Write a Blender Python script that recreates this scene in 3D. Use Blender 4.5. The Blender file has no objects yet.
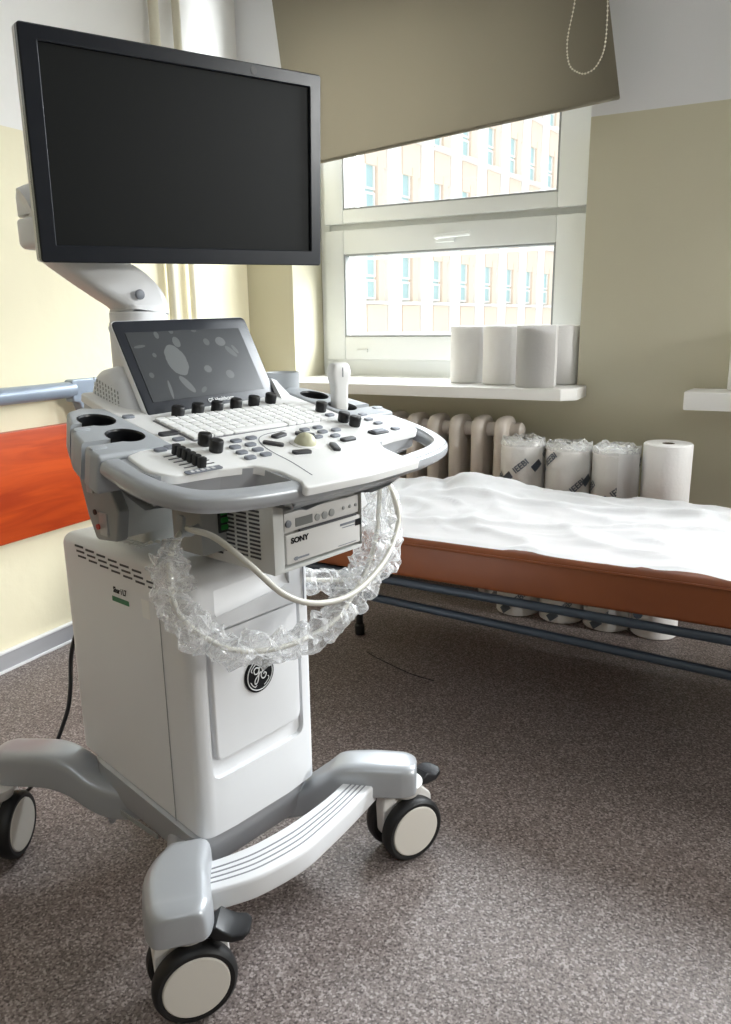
import bpy, bmesh, math, random
from mathutils import Vector, Matrix, noise
random.seed(7)
R = math.radians
scene = bpy.context.scene
COL = scene.collection

# ------------------------------------------------------------------ camera
cam = bpy.data.cameras.new('camera'); camo = bpy.data.objects.new('camera', cam); COL.objects.link(camo)
cr, cu, cf = (0.88902, 0.45768, -0.01323), (-0.09855, 0.21948, 0.97063), (-0.44714, 0.8616, -0.24023)
camo.matrix_world = Matrix(((cr[0], cu[0], -cf[0], 0), (cr[1], cu[1], -cf[1], 0), (cr[2], cu[2], -cf[2], 1.05), (0, 0, 0, 1)))
cam.sensor_width = 36; cam.lens = 770 / 1024 * 36; cam.clip_start = .02; cam.clip_end = 300
scene.camera = camo
# ------------------------------------------------------------------ light, exposure
scene.view_settings.view_transform = 'Standard'; scene.view_settings.look = 'None'
scene.view_settings.gamma = 1; scene.view_settings.use_curve_mapping = False
scene.view_settings.exposure = 0.34
w = bpy.data.worlds.new('overcast_sky'); scene.world = w; w.use_nodes = True
bg = w.node_tree.nodes['Background']; bg.inputs[0].default_value = (0.93, 0.97, 1.0, 1); bg.inputs[1].default_value = 1.3
def light(name, kind, loc, direction, energy, **kw):
    l = bpy.data.lights.new(name, kind); l.energy = energy
    for k, v in kw.items(): setattr(l, k, v)
    o = bpy.data.objects.new(name, l); COL.objects.link(o); o.location = loc
    o.rotation_euler = Vector(direction).to_track_quat('-Z', 'Y').to_euler(); return o
light('skylight_window_1', 'AREA', (-1.1, 4.3, 3.1), (-.12, -1.3, -1.5), 330, shape='RECTANGLE', size=2.2, size_y=1.6, color=(.90, .95, 1))
light('skylight_window_2', 'AREA', (1.25, 4.1, 2.35), (-1.0, -1.7, -.75), 560, shape='RECTANGLE', size=2.4, size_y=1.6, color=(.93, .965, 1))
light('added_side_fill', 'AREA', (5.2, 2.35, 2.3), (-1, -.02, -.28), 210, shape='RECTANGLE', size=.9, size_y=.9, color=(1, .985, .96))  # added fill from beyond the right wall, brightens machine and left wall
light('added_overhead_fill', 'AREA', (.7, -.9, 2.84), (0, 0, -1), 15, shape='RECTANGLE', size=1.2, size_y=1.2, color=(.88, .94, 1))  # added fill from above, behind the camera; no fixture is modelled

# ------------------------------------------------------------------ materials
def mat(name, c, rough=.5, metal=0, bump=0, bscale=60, spec=None, trans=0, emit=None, coat=0):
    m = bpy.data.materials.new(name); m.use_nodes = True; nt = m.node_tree; b = nt.nodes['Principled BSDF']
    b.inputs['Base Color'].default_value = (*c, 1); b.inputs['Roughness'].default_value = rough; b.inputs['Metallic'].default_value = metal
    if spec is not None: b.inputs['Specular IOR Level'].default_value = spec
    if coat: b.inputs['Coat Weight'].default_value = coat; b.inputs['Coat Roughness'].default_value = .1
    tc = nt.nodes.new('ShaderNodeTexCoord'); nz = nt.nodes.new('ShaderNodeTexNoise'); nz.inputs['Scale'].default_value = bscale
    nt.links.new(tc.outputs['Object'], nz.inputs['Vector'])
    if bump:
        bp = nt.nodes.new('ShaderNodeBump'); bp.inputs['Strength'].default_value = bump; bp.inputs['Distance'].default_value = .01
        nt.links.new(nz.outputs['Fac'], bp.inputs['Height']); nt.links.new(bp.outputs['Normal'], b.inputs['Normal'])
    else:
        mr = nt.nodes.new('ShaderNodeMapRange'); mr.inputs['To Min'].default_value = max(0, rough - .04); mr.inputs['To Max'].default_value = min(1, rough + .04)
        nt.links.new(nz.outputs['Fac'], mr.inputs['Value']); nt.links.new(mr.outputs['Result'], b.inputs['Roughness'])
    return m
def S(r, g, b):  # sRGB 0-255 to linear
    f = lambda v: ((v/255+.055)/1.055)**2.4 if v > 10 else v/255/12.92
    return (f(r), f(g), f(b))
class N:
    def __init__(s, m): s.nt = m.node_tree; s.b = s.nt.nodes.get('Principled BSDF')
    def new(s, t, **kw):
        n = s.nt.nodes.new('ShaderNode'+t)
        for k, v in kw.items(): setattr(n, k, v)
        return n
    def link(s, a, b): s.nt.links.new(a, b)
    def math(s, op, a, b=None):
        n = s.new('Math', operation=op)
        for i, v in enumerate((a, b)):
            if v is None: continue
            if isinstance(v, (int, float)): n.inputs[i].default_value = v
            else: s.link(v, n.inputs[i])
        return n.outputs[0]
    def mix(s, f, a, b):
        n = s.new('Mix', data_type='RGBA')
        for sock, v in ((n.inputs[0], f), (n.inputs[6], a), (n.inputs[7], b)):
            if isinstance(v, tuple): sock.default_value = (*v, 1)
            elif isinstance(v, (int, float)): sock.default_value = v
            else: s.link(v, sock)
        return n.outputs[2]
    def ramp(s, f, pts):
        n = s.new('ValToRGB'); e = n.color_ramp.elements
        while len(e) < len(pts): e.new(.5)
        for el, (p, c) in zip(e, pts): el.position = p; el.color = (*c, 1)
        s.link(f, n.inputs[0]); return n.outputs[0]
M = {}
M['white'] = mat('white_plastic', S(228, 229, 231), .38, bscale=30)
M['panelw'] = mat('offwhite_deck', S(236, 236, 234), .4)
M['silver'] = mat('silver_grey_paint', S(176, 179, 183), .33, .25)
M['grey'] = mat('grey_plastic', S(150, 154, 156), .45)
M['cupgrey'] = mat('cool_grey_rubber', S(168, 172, 176), .5)
M['dark'] = mat('dark_recess', S(38, 38, 40), .6)
M['black'] = mat('black_plastic', S(20, 21, 24), .35)
M['knob'] = mat('black_rubber_knob', S(14, 14, 16), .45)
M['bezel'] = mat('black_bezel', S(24, 28, 36), .3, spec=.35)
M['screen'] = mat('matte_black_screen', S(22, 24, 24), .5, spec=.15)
M['tire'] = mat('black_tire', S(18, 18, 19), .5)
M['hub'] = mat('cream_hub', S(222, 217, 208), .5)
M['fork'] = mat('white_caster_fork', S(226, 223, 219), .35)
M['button'] = mat('grey_button', S(120, 124, 132), .45)
M['darkbtn'] = mat('dark_button', S(52, 52, 56), .4)
M['key'] = mat('white_key', S(240, 240, 238), .45)
M['gap'] = mat('grey_key_gap', S(112, 112, 116), .6)
M['ball'] = mat('ivory_ball', S(196, 194, 165), .35)
M['slot'] = mat('vent_slot', S(72, 72, 76), .7)
M['green'] = mat('green_bar', S(30, 110, 70), .5)
M['ink'] = mat('black_ink', S(14, 14, 17), .5, spec=.2)
M['blueink'] = mat('grey_blue_ink', S(112, 120, 132), .5)
M['inkw'] = mat('white_ink', S(215, 215, 215), .5)
M['red'] = mat('red_dot', S(190, 60, 50), .5)
M['greenplug'] = mat('green_plug', S(25, 120, 45), .4)
M['printer'] = mat('printer_beige', S(205, 203, 200), .42)
M['housing'] = mat('light_housing', S(208, 209, 206), .45)
M['lcd'] = mat('grey_lcd', S(120, 122, 120), .3)
M['cable'] = mat('ivory_cable', S(208, 205, 195), .45)
M['seam'] = mat('panel_seam', S(138, 139, 144), .6)
M['pvc'] = mat('window_pvc', S(238, 240, 238), .3)
M['gasket'] = mat('grey_gasket', S(150, 152, 150), .5)
M['sill'] = mat('white_sill', S(240, 238, 234), .35, bscale=20)
M['rad'] = mat('cream_radiator_paint', S(206, 196, 186), .4, bump=.15, bscale=40)
M['pipe'] = mat('cream_pipe_paint', S(232, 226, 205), .35)
M['rail'] = mat('grey_blue_rail', S(150, 162, 178), .3, .2)
M['bedtube'] = mat('blue_grey_tube', S(62, 72, 84), .35, .1)
M['blackfoot'] = mat('black_leg', S(20, 20, 22), .5)
M['base'] = mat('grey_baseboard', S(168, 168, 172), .4)
M['baselight'] = mat('pale_baseboard_edge', S(232, 232, 234), .4)
M['peach'] = mat('peach_render', S(242, 222, 204), .9)
M['fwhite'] = mat('white_render', S(246, 243, 238), .9)
M['fglass'] = mat('teal_glass', S(178, 210, 212), .3)
M['chain'] = mat('ivory_bead_chain', S(225, 218, 200), .4)
M['ceil'] = mat('white_ceiling', S(235, 234, 230), .9)
M['farwall'] = mat('beige_far_wall', S(170, 160, 135), .9)
M['pedal'] = mat('black_pedal', S(24, 25, 28), .4)
M['lamp'] = mat('lamp_housing', S(230, 230, 230), .5)

def paper_mat(name, c, bump=.35, sc=18):
    m = mat(name, c, .85); n = N(m)
    tc = n.new('TexCoord'); v = n.new('TexVoronoi', feature='DISTANCE_TO_EDGE'); v.inputs['Scale'].default_value = sc
    nz = n.new('TexNoise'); nz.inputs['Scale'].default_value = sc*.6; nz.inputs['Detail'].default_value = 5
    n.link(tc.outputs['Object'], nz.inputs['Vector'])
    mx = n.new('Mix', data_type='RGBA'); mx.inputs[0].default_value = .12
    n.link(tc.outputs['Object'], mx.inputs[6]); n.link(nz.outputs['Color'], mx.inputs[7]); n.link(mx.outputs[2], v.inputs['Vector'])
    bp = n.new('Bump'); bp.inputs['Strength'].default_value = bump; bp.inputs['Distance'].default_value = .012
    n.link(n.math('MULTIPLY', n.math('MINIMUM', v.outputs['Distance'], .25), nz.outputs['Fac']), bp.inputs['Height']); n.link(bp.outputs[0], n.b.inputs['Normal'])
    return m
M['paper'] = paper_mat('white_couch_paper', S(234, 234, 234), .55, 7)
M['roll'] = mat('white_towel_paper', S(236, 234, 232), .9, bump=.12, bscale=90)
M['core'] = mat('cardboard_core', S(120, 108, 95), .9)

def floor_mat():
    m = mat('speckled_vinyl_floor', (.3, .3, .3), .55); n = N(m); tc = n.new('TexCoord')
    def nz(s, d=2):
        t = n.new('TexNoise'); t.inputs['Scale'].default_value = s; t.inputs['Detail'].default_value = d; n.link(tc.outputs['Object'], t.inputs['Vector']); return t.outputs['Fac']
    v = n.new('TexVoronoi'); v.inputs['Scale'].default_value = 260; n.link(tc.outputs['Object'], v.inputs['Vector']); sc_ = n.new('SeparateColor'); n.link(v.outputs['Color'], sc_.inputs[0])
    a = n.ramp(sc_.outputs[0], [(.12, S(66, 55, 52)), (.45, S(126, 115, 111)), (.75, S(146, 135, 131)), (.92, S(198, 188, 184))])
    b = n.ramp(nz(190, 2), [(.40, S(78, 67, 64)), (.55, S(146, 135, 131))])
    c = n.mix(.45, a, b)
    big = n.ramp(nz(3, 3), [(.3, (.9, .88, .87)), (.7, (1, 1, 1))])
    mu = n.new('Mix', data_type='RGBA', blend_type='MULTIPLY'); mu.inputs[0].default_value = 1; n.link(c, mu.inputs[6]); n.link(big, mu.inputs[7])
    n.link(mu.outputs[2], n.b.inputs['Base Color']); return m
M['floor'] = floor_mat()
def wall_mat(name, low, high, z, bump=.25, bs=9):
    m = mat(name, low, .75, bump=bump, bscale=bs); n = N(m); g = n.new('NewGeometry'); sx = n.new('SeparateXYZ'); n.link(g.outputs['Position'], sx.inputs[0])
    nz = n.new('TexNoise'); nz.inputs['Scale'].default_value = 2.5; nz.inputs['Detail'].default_value = 4; n.link(g.outputs['Position'], nz.inputs['Vector'])
    lo = n.mix(nz.outputs['Fac'], low, tuple(v*.9 for v in low))
    n.link(n.mix(n.math('GREATER_THAN', sx.outputs[2], z), lo, high), n.b.inputs['Base Color'])
    for x in n.nt.nodes:
        if x.type == 'TEX_NOISE': x.inputs['Detail'].default_value = 6
    return m
M['wallL'] = wall_mat('cream_plaster_left', S(242, 234, 204), S(240, 238, 234), 1.615, .5, 7)
M['wallW'] = wall_mat('yellow_beige_plaster', S(206, 200, 176), S(226, 226, 228), 1.705, .12, 6)

def vinyl(name, c, c2, axis_scale=(1, 1, 1), rough=.4):
    m = mat(name, c, rough); n = N(m); tc = n.new('TexCoord'); mp = n.new('Mapping'); mp.inputs['Scale'].default_value = axis_scale
    n.link(tc.outputs['Object'], mp.inputs[0]); t = n.new('TexNoise'); t.inputs['Scale'].default_value = 2; t.inputs['Detail'].default_value = 6; t.inputs['Distortion'].default_value = 1.2
    n.link(mp.outputs[0], t.inputs['Vector']); n.link(n.ramp(t.outputs['Fac'], [(.35, c), (.65, c2)]), n.b.inputs['Base Color']); return m
M['orange'] = vinyl('orange_wood_grain', S(196, 78, 28), S(160, 55, 20), (1, 1.2, 9), .35)
M['mattress'] = vinyl('brown_orange_vinyl', S(144, 80, 42), S(132, 71, 36), (1, 1, 1), .38)

def fabric():
    m = mat('taupe_blind_fabric', S(140, 133, 118), .9); n = N(m); o = n.nt.nodes['Material Output']
    t = n.new('BsdfTranslucent'); t.inputs[0].default_value = (*S(130, 124, 112), 1); mx = n.new('MixShader'); mx.inputs[0].default_value = .08
    n.link(n.b.outputs[0], mx.inputs[1]); n.link(t.outputs[0], mx.inputs[2]); n.link(mx.outputs[0], o.inputs[0]); return m
M['blind'] = fabric()
def glass():
    m = mat('clear_window_glass', (1, 1, 1), .02); n = N(m); o = n.nt.nodes['Material Output']
    t = n.new('BsdfTransparent'); t.inputs[0].default_value = (.97, .98, .98, 1); g = n.new('BsdfGlossy'); g.inputs['Roughness'].default_value = .02
    mx = n.new('MixShader'); mx.inputs[0].default_value = .05; n.link(t.outputs[0], mx.inputs[1]); n.link(g.outputs[0], mx.inputs[2]); n.link(mx.outputs[0], o.inputs[0]); return m
M['glass'] = glass()
def film(name, base, edge, dens, milky, sc=40):
    m = mat(name, (1, 1, 1), .2); n = N(m); o = n.nt.nodes['Material Output']; tc = n.new('TexCoord')
    nz = n.new('TexNoise'); nz.inputs['Scale'].default_value = sc; nz.inputs['Detail'].default_value = 4; nz.inputs['Distortion'].default_value = 1.5; n.link(tc.outputs['Object'], nz.inputs['Vector'])
    bp = n.new('Bump'); bp.inputs['Strength'].default_value = .9; bp.inputs['Distance'].default_value = .01; n.link(nz.outputs['Fac'], bp.inputs['Height'])
    t = n.new('BsdfTransparent'); t.inputs[0].default_value = (*base, 1); g = n.new('BsdfGlossy'); g.inputs['Roughness'].default_value = .18; n.link(bp.outputs[0], g.inputs['Normal'])
    d = n.new('BsdfDiffuse'); d.inputs[0].default_value = (.97, .975, .98, 1); n.link(bp.outputs[0], d.inputs['Normal'])
    tl = n.new('BsdfTranslucent'); tl.inputs[0].default_value = (.97, .975, .98, 1)
    dm = n.new('MixShader'); dm.inputs[0].default_value = .5; n.link(d.outputs[0], dm.inputs[1]); n.link(tl.outputs[0], dm.inputs[2])
    a = n.new('MixShader'); a.inputs[0].default_value = milky; n.link(g.outputs[0], a.inputs[1]); n.link(dm.outputs[0], a.inputs[2])
    lw = n.new('LayerWeight'); lw.inputs['Blend'].default_value = edge; n.link(bp.outputs[0], lw.inputs['Normal'])
    f = n.math('MINIMUM', n.math('ADD', n.math('MULTIPLY', lw.outputs['Facing'], 1.0), dens), 1.0)
    mx = n.new('MixShader'); n.link(f, mx.inputs[0]); n.link(t.outputs[0], mx.inputs[1]); n.link(a.outputs[0], mx.inputs[2]); n.link(mx.outputs[0], o.inputs[0]); return m
M['film'] = film('crinkled_clear_film', (.98, .985, .99), .22, .17, .80, 32)
def bend_text(body, size, r, ang0, z0, slope, m, parent, name):
    o = text(body, size, m, parent, I4, name, .0001, 'CENTER', .0008)
    c, s_ = math.cos(R(slope)), math.sin(R(slope))
    for v in o.data.vertices:
        x, y = v.co.x*c-v.co.y*s_, v.co.x*s_+v.co.y*c; a = R(ang0)+x/r
        v.co = Vector((r*math.cos(a), r*math.sin(a), z0+y))
    return o
def wrap_mat():
    # polythene wrapping printed with slanting bands of dark grey-blue lettering blocks
    m = mat('printed_wrapper', S(228, 226, 222), .3, bump=.4, bscale=30); n = N(m); tc = n.new('TexCoord'); sx = n.new('SeparateXYZ'); n.link(tc.outputs['Object'], sx.inputs[0])
    nz = n.new('TexNoise'); nz.inputs['Scale'].default_value = 14; n.link(tc.outputs['Object'], nz.inputs['Vector'])
    n.link(n.mix(nz.outputs['Fac'], S(234, 232, 228), S(216, 214, 210)), n.b.inputs['Base Color']); return m
M['wrap'] = wrap_mat()

# ------------------------------------------------------------------ mesh helpers
def fin(bm, name, m, parent=None, sharp=35, loc=None, link=True):
    bmesh.ops.recalc_face_normals(bm, faces=bm.faces)
    me = bpy.data.meshes.new(name); bm.to_mesh(me); bm.free()
    for p in me.polygons: p.use_smooth = True
    me.set_sharp_from_angle(angle=R(sharp))
    me.materials.append(M[m] if isinstance(m, str) else m)
    o = bpy.data.objects.new(name, me)
    if link: COL.objects.link(o)
    if parent: o.parent = parent
    if loc: o.location = loc
    return o
def new(): return bmesh.new()
I4 = Matrix.Identity(4)
def T(x, y, z): return Matrix.Translation((x, y, z))
def RX(a): return Matrix.Rotation(R(a), 4, 'X')
def RY(a): return Matrix.Rotation(R(a), 4, 'Y')
def RZ(a): return Matrix.Rotation(R(a), 4, 'Z')
def box(bm, c, s, bev=0, mt=I4, seg=2):
    r = bmesh.ops.create_cube(bm, size=1, matrix=mt @ T(*c) @ Matrix.Diagonal((*s, 1)))
    if bev:
        es = {e for v in r['verts'] for e in v.link_edges}
        bmesh.ops.bevel(bm, geom=list(es), offset=bev, segments=seg, profile=.6, affect='EDGES', clamp_overlap=True)
    return bm
def rpoly(pts, r, n=6):
    out = []; k = len(pts); rr = r if isinstance(r, (list, tuple)) else [r]*k
    for i in range(k):
        p0, p, p1 = Vector(pts[i-1]), Vector(pts[i]), Vector(pts[(i+1) % k]); q = rr[i]
        if q <= 0: out.append(tuple(p)); continue
        d0, d1 = (p0-p), (p1-p); l0, l1 = d0.length, d1.length; d0 /= l0; d1 /= l1
        a = d0.angle(d1); t = min(q/math.tan(a/2), l0*.49, l1*.49)
        A, B_ = p+d0*t, p+d1*t
        for j in range(n+1):
            s = j/n; out.append(tuple((1-s)**2*A+2*s*(1-s)*p+s*s*B_))
    return out
def rect(w, h, r=0, cx=0, cy=0, n=6):
    p = [(cx-w/2, cy-h/2), (cx+w/2, cy-h/2), (cx+w/2, cy+h/2), (cx-w/2, cy+h/2)]
    return rpoly(p, r, n) if r else p
def inset(poly, d):
    k = len(poly); out = []
    A = sum(poly[i][0]*poly[(i+1) % k][1]-poly[(i+1) % k][0]*poly[i][1] for i in range(k)); s = 1 if A > 0 else -1
    for i in range(k):
        p0, p, p1 = Vector(poly[i-1]), Vector(poly[i]), Vector(poly[(i+1) % k])
        e0, e1 = (p-p0), (p1-p)
        if e0.length < 1e-7: e0 = e1
        if e1.length < 1e-7: e1 = e0
        e0.normalize(); e1.normalize()
        n0, n1 = Vector((-e0.y, e0.x))*s, Vector((-e1.y, e1.x))*s; m = n0+n1
        if m.length < 1e-4: m = n0
        m.normalize(); c = max(.5, m.dot(n0)); out.append(tuple(p+m*(d/c)))
    return out
def loft(bm, rings, mt=I4, cap=True, closed=True):
    vs = [[bm.verts.new(mt @ Vector(p)) for p in r] for r in rings]; k = len(vs[0])
    for a, b in zip(vs, vs[1:]):
        for i in range(k if closed else k-1):
            j = (i+1) % k
            try: bm.faces.new((a[i], a[j], b[j], b[i]))
            except ValueError: pass
    if cap:
        for r in (vs[0], vs[-1]):
            try: bm.faces.new(r)
            except ValueError: pass
    return bm
def prism(bm, poly, z0, z1, mt=I4, bt=0, bb=0, seg=4):
    """extruded polygon with rounded top / bottom rims"""
    rings = []
    if bb:
        for j in range(seg): a = math.pi/2*j/seg; rings.append([(x, y, z0+bb*(1-math.sin(a))) for x, y in inset(poly, bb*(1-math.cos(a)))][:] if False else [(x, y, z0+bb-bb*math.cos(a)) for x, y in inset(poly, bb-bb*math.sin(a))])
        rings.append([(x, y, z0+bb) for x, y in poly])
    else: rings.append([(x, y, z0) for x, y in poly])
    if bt:
        rings.append([(x, y, z1-bt) for x, y in poly])
        for j in range(1, seg+1): a = math.pi/2*j/seg; rings.append([(x, y, z1-bt+bt*math.sin(a)) for x, y in inset(poly, bt*(1-math.cos(a)))])
    else: rings.append([(x, y, z1) for x, y in poly])
    return loft(bm, rings, mt)
def lathe(bm, prof, mt=I4, n=32, cap=True):
    rings = [[(r*math.cos(2*math.pi*i/n), r*math.sin(2*math.pi*i/n), z) for i in range(n)] for r, z in prof]
    return loft(bm, rings, mt, cap)
def cat(pts, n=8, closed=False):
    P = [Vector(p) for p in pts]; out = []; k = len(P)
    g = (lambda i: P[i % k]) if closed else (lambda i: P[max(0, min(k-1, i))])
    for i in range(k if closed else k-1):
        p0, p1, p2, p3 = g(i-1), g(i), g(i+1), g(i+2)
        for j in range(n):
            t = j/n; out.append(.5*((2*p1)+(-p0+p2)*t+(2*p0-5*p1+4*p2-p3)*t*t+(-p0+3*p1-3*p2+p3)*t**3))
    if not closed: out.append(P[-1])
    return out
def sweep(bm, path, prof, mt=I4, closed=False, up=(0, 0, 1), caps=True, scale=None):
    """profile (side, up) swept along a path with a fixed up"""
    up = Vector(up); rings = []; k = len(path)
    for i, p in enumerate(path):
        a, b = (path[(i-1) % k], path[(i+1) % k]) if closed else (path[max(0, i-1)], path[min(k-1, i+1)])
        t = (Vector(b)-Vector(a)).normalized(); s = t.cross(up)
        if s.length < 1e-3: s = Vector((1, 0, 0))
        s.normalize(); u = s.cross(t); f = scale[i] if scale else 1
        rings.append([Vector(p)+s*x*f+u*z*f for x, z in prof])
    if closed: rings.append(rings[0])
    return loft(bm, rings, mt, caps and not closed)
def circ(r, n=12, sy=1): return [(r*math.cos(2*math.pi*i/n), sy*r*math.sin(2*math.pi*i/n)) for i in range(n)]
def tube(bm, pts, r, n=12, mt=I4, sm=6, closed=False, caps=True, rf=None):
    path = cat(pts, sm, closed) if sm > 1 else [Vector(p) for p in pts]
    k = len(path); nrm = None; rings = []
    for i, p in enumerate(path):
        a, b = (path[(i-1) % k], path[(i+1) % k]) if closed else (path[max(0, i-1)], path[min(k-1, i+1)])
        t = (b-a).normalized()
        if nrm is None: nrm = t.orthogonal().normalized()
        nrm = (nrm-t*nrm.dot(t)).normalized(); bi = t.cross(nrm)
        rings.append([p+(nrm*math.cos(2*math.pi*j/n)+bi*math.sin(2*math.pi*j/n))*(rf(i, j, k) if rf else r) for j in range(n)])
    if closed: rings.append(rings[0])
    return loft(bm, rings, mt, caps and not closed)
def cut(o, cutters, mname=None):
    """boolean difference, baked"""
    for c in cutters:
        md = o.modifiers.new('b', 'BOOLEAN'); md.object = c; md.operation = 'DIFFERENCE'; md.solver = 'EXACT'
    dg = bpy.context.evaluated_depsgraph_get(); dg.update(); ev = o.evaluated_get(dg)
    me = bpy.data.meshes.new_from_object(ev); o.modifiers.clear(); o.data = me
    for p in me.polygons: p.use_smooth = True
    me.set_sharp_from_angle(angle=R(35))
    for c in cutters: bpy.data.objects.remove(c)
    return o
def text(body, size, m, parent, mt, name='lettering', ext=.0004, align='CENTER', bold=0, sx=1):
    c = bpy.data.curves.new(name, 'FONT'); c.body = body; c.size = size; c.extrude = ext; c.align_x = align; c.align_y = 'CENTER'; c.offset = bold; c.resolution_u = 3
    t = bpy.data.objects.new(name, c); COL.objects.link(t); dg = bpy.context.evaluated_depsgraph_get(); dg.update()
    me = bpy.data.meshes.new_from_object(t.evaluated_get(dg)); bpy.data.objects.remove(t)
    me.transform(mt @ Matrix.Diagonal((sx, 1, 1, 1))); me.materials.clear(); me.materials.append(M[m])
    o = bpy.data.objects.new(name, me); COL.objects.link(o); o.parent = parent; return o
def empty(name, label=None, cat_=None, loc=(0, 0, 0), rz=0, group=None, kind=None):
    o = bpy.data.objects.new(name, None); COL.objects.link(o); o.location = loc; o.rotation_euler = (0, 0, rz); o.empty_display_size = .1
    return tag(o, label, cat_, group, kind)
def tag(o, label=None, cat_=None, group=None, kind=None):
    if label: o['label'] = label
    if cat_: o['category'] = cat_
    if group: o['group'] = group
    if kind: o['kind'] = kind
    return o
def ctree(o, parent=None):
    c = o.copy(); COL.objects.link(c)
    for k in ('label',):
        if parent is None and k in c: del c[k]
    if parent: c.parent = parent
    for ch in list(o.children): ctree(ch, c)
    return c
XZ = RX(90)      # local xy drawn -> world xz, normal toward -y

# ================================================================== SETTING
WX, WY, CZ = -2.045, 2.86, 2.9       # left wall, window wall, ceiling
W1 = (-1.814, -.612, .815, 2.40); W2 = (-.09, 1.35, .815, 2.40)
bm = new(); box(bm, (.4, .05, -.05), (4.95, 6.2, .1)); tag(fin(bm, 'floor', 'floor'), kind='structure')
bm = new(); box(bm, (.4, .05, CZ+.05), (4.95, 6.2, .1)); tag(fin(bm, 'ceiling', 'ceil'), kind='structure')
bm = new(); box(bm, (WX-.05, .05, CZ/2), (.1, 6.2, CZ)); tag(fin(bm, 'wall_left', 'wallL'), kind='structure')
bm = new()
for y0, y1, z0, z1 in ((-3.05, 1.62, 0, CZ), (2.78, 3.15, 0, CZ), (1.62, 2.78, 0, .95), (1.62, 2.78, 2.1, CZ)): box(bm, (2.86, (y0+y1)/2, (z0+z1)/2), (.16, y1-y0, z1-z0))
tag(fin(bm, 'wall_right', 'farwall'), kind='structure')
w3 = empty('added_side_window', kind='structure')  # unseen window added in the right wall to let the side fill in
bm = new()
for y0, y1, z0, z1 in ((1.62, 1.68, .95, 2.1), (2.72, 2.78, .95, 2.1), (1.68, 2.72, .95, 1.01), (1.68, 2.72, 2.04, 2.1)): box(bm, (2.87, (y0+y1)/2, (z0+z1)/2), (.07, y1-y0, z1-z0), .005)
fin(bm, 'window_frame', 'pvc', w3); bm = new(); box(bm, (2.88, 2.2, 1.525), (.004, 1.05, 1.04)); fin(bm, 'window_glass', 'glass', w3)
bm = new(); box(bm, (.4, -3.0, CZ/2), (4.95, .1, CZ)); tag(fin(bm, 'wall_back', 'farwall'), kind='structure')
bm = new(); D = .34; yc = WY+D/2
def seg(x0, x1, z0, z1): box(bm, ((x0+x1)/2, yc, (z0+z1)/2), (x1-x0, D, z1-z0))
seg(WX, 2.8, 0, .815-.04); seg(WX, W1[0], .775, 2.4); seg(W1[1], W2[0], .775, 2.4); seg(W2[1], 2.8, .775, 2.4); seg(WX, 2.8, 2.4, CZ)
tag(fin(bm, 'wall_window', 'wallW'), kind='structure')
# pipes standing in the corner
for i, (y, r, lab) in enumerate(((2.34, .018, 'cream heating pipe running up the left wall, farther from the window'), (2.46, .015, 'thinner cream heating pipe on the left wall, nearer the window corner'))):
    bm = new(); lathe(bm, [(r, 0.002), (r, CZ-.002)], T(WX+.03, y, 0), 16); box(bm, (WX+.012, y, 2.2), (.03, .02, .012)); box(bm, (WX+.012, y, .6), (.03, .02, .012))
    tag(fin(bm, 'heating_pipe', 'pipe'), lab, 'pipe', 'heating pipes on the left wall')
# baseboard
bm = new(); box(bm, (WX+.008, .05, .033), (.014, 5.6, .052), .002); bb = tag(fin(bm, 'baseboard_left', 'base'), kind='structure')
bm = new(); box(bm, (WX+.009, .05, .0615), (.018, 5.6, .006), .001); box(bm, (WX+.012, .05, .004), (.024, 5.6, .007), .001); fin(bm, 'edge_strip', 'baselight', bb)
bm = new(); box(bm, (.4, WY-.008, .033), (4.85, .014, .052), .002); tag(fin(bm, 'baseboard_window', 'base'), kind='structure')

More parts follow.
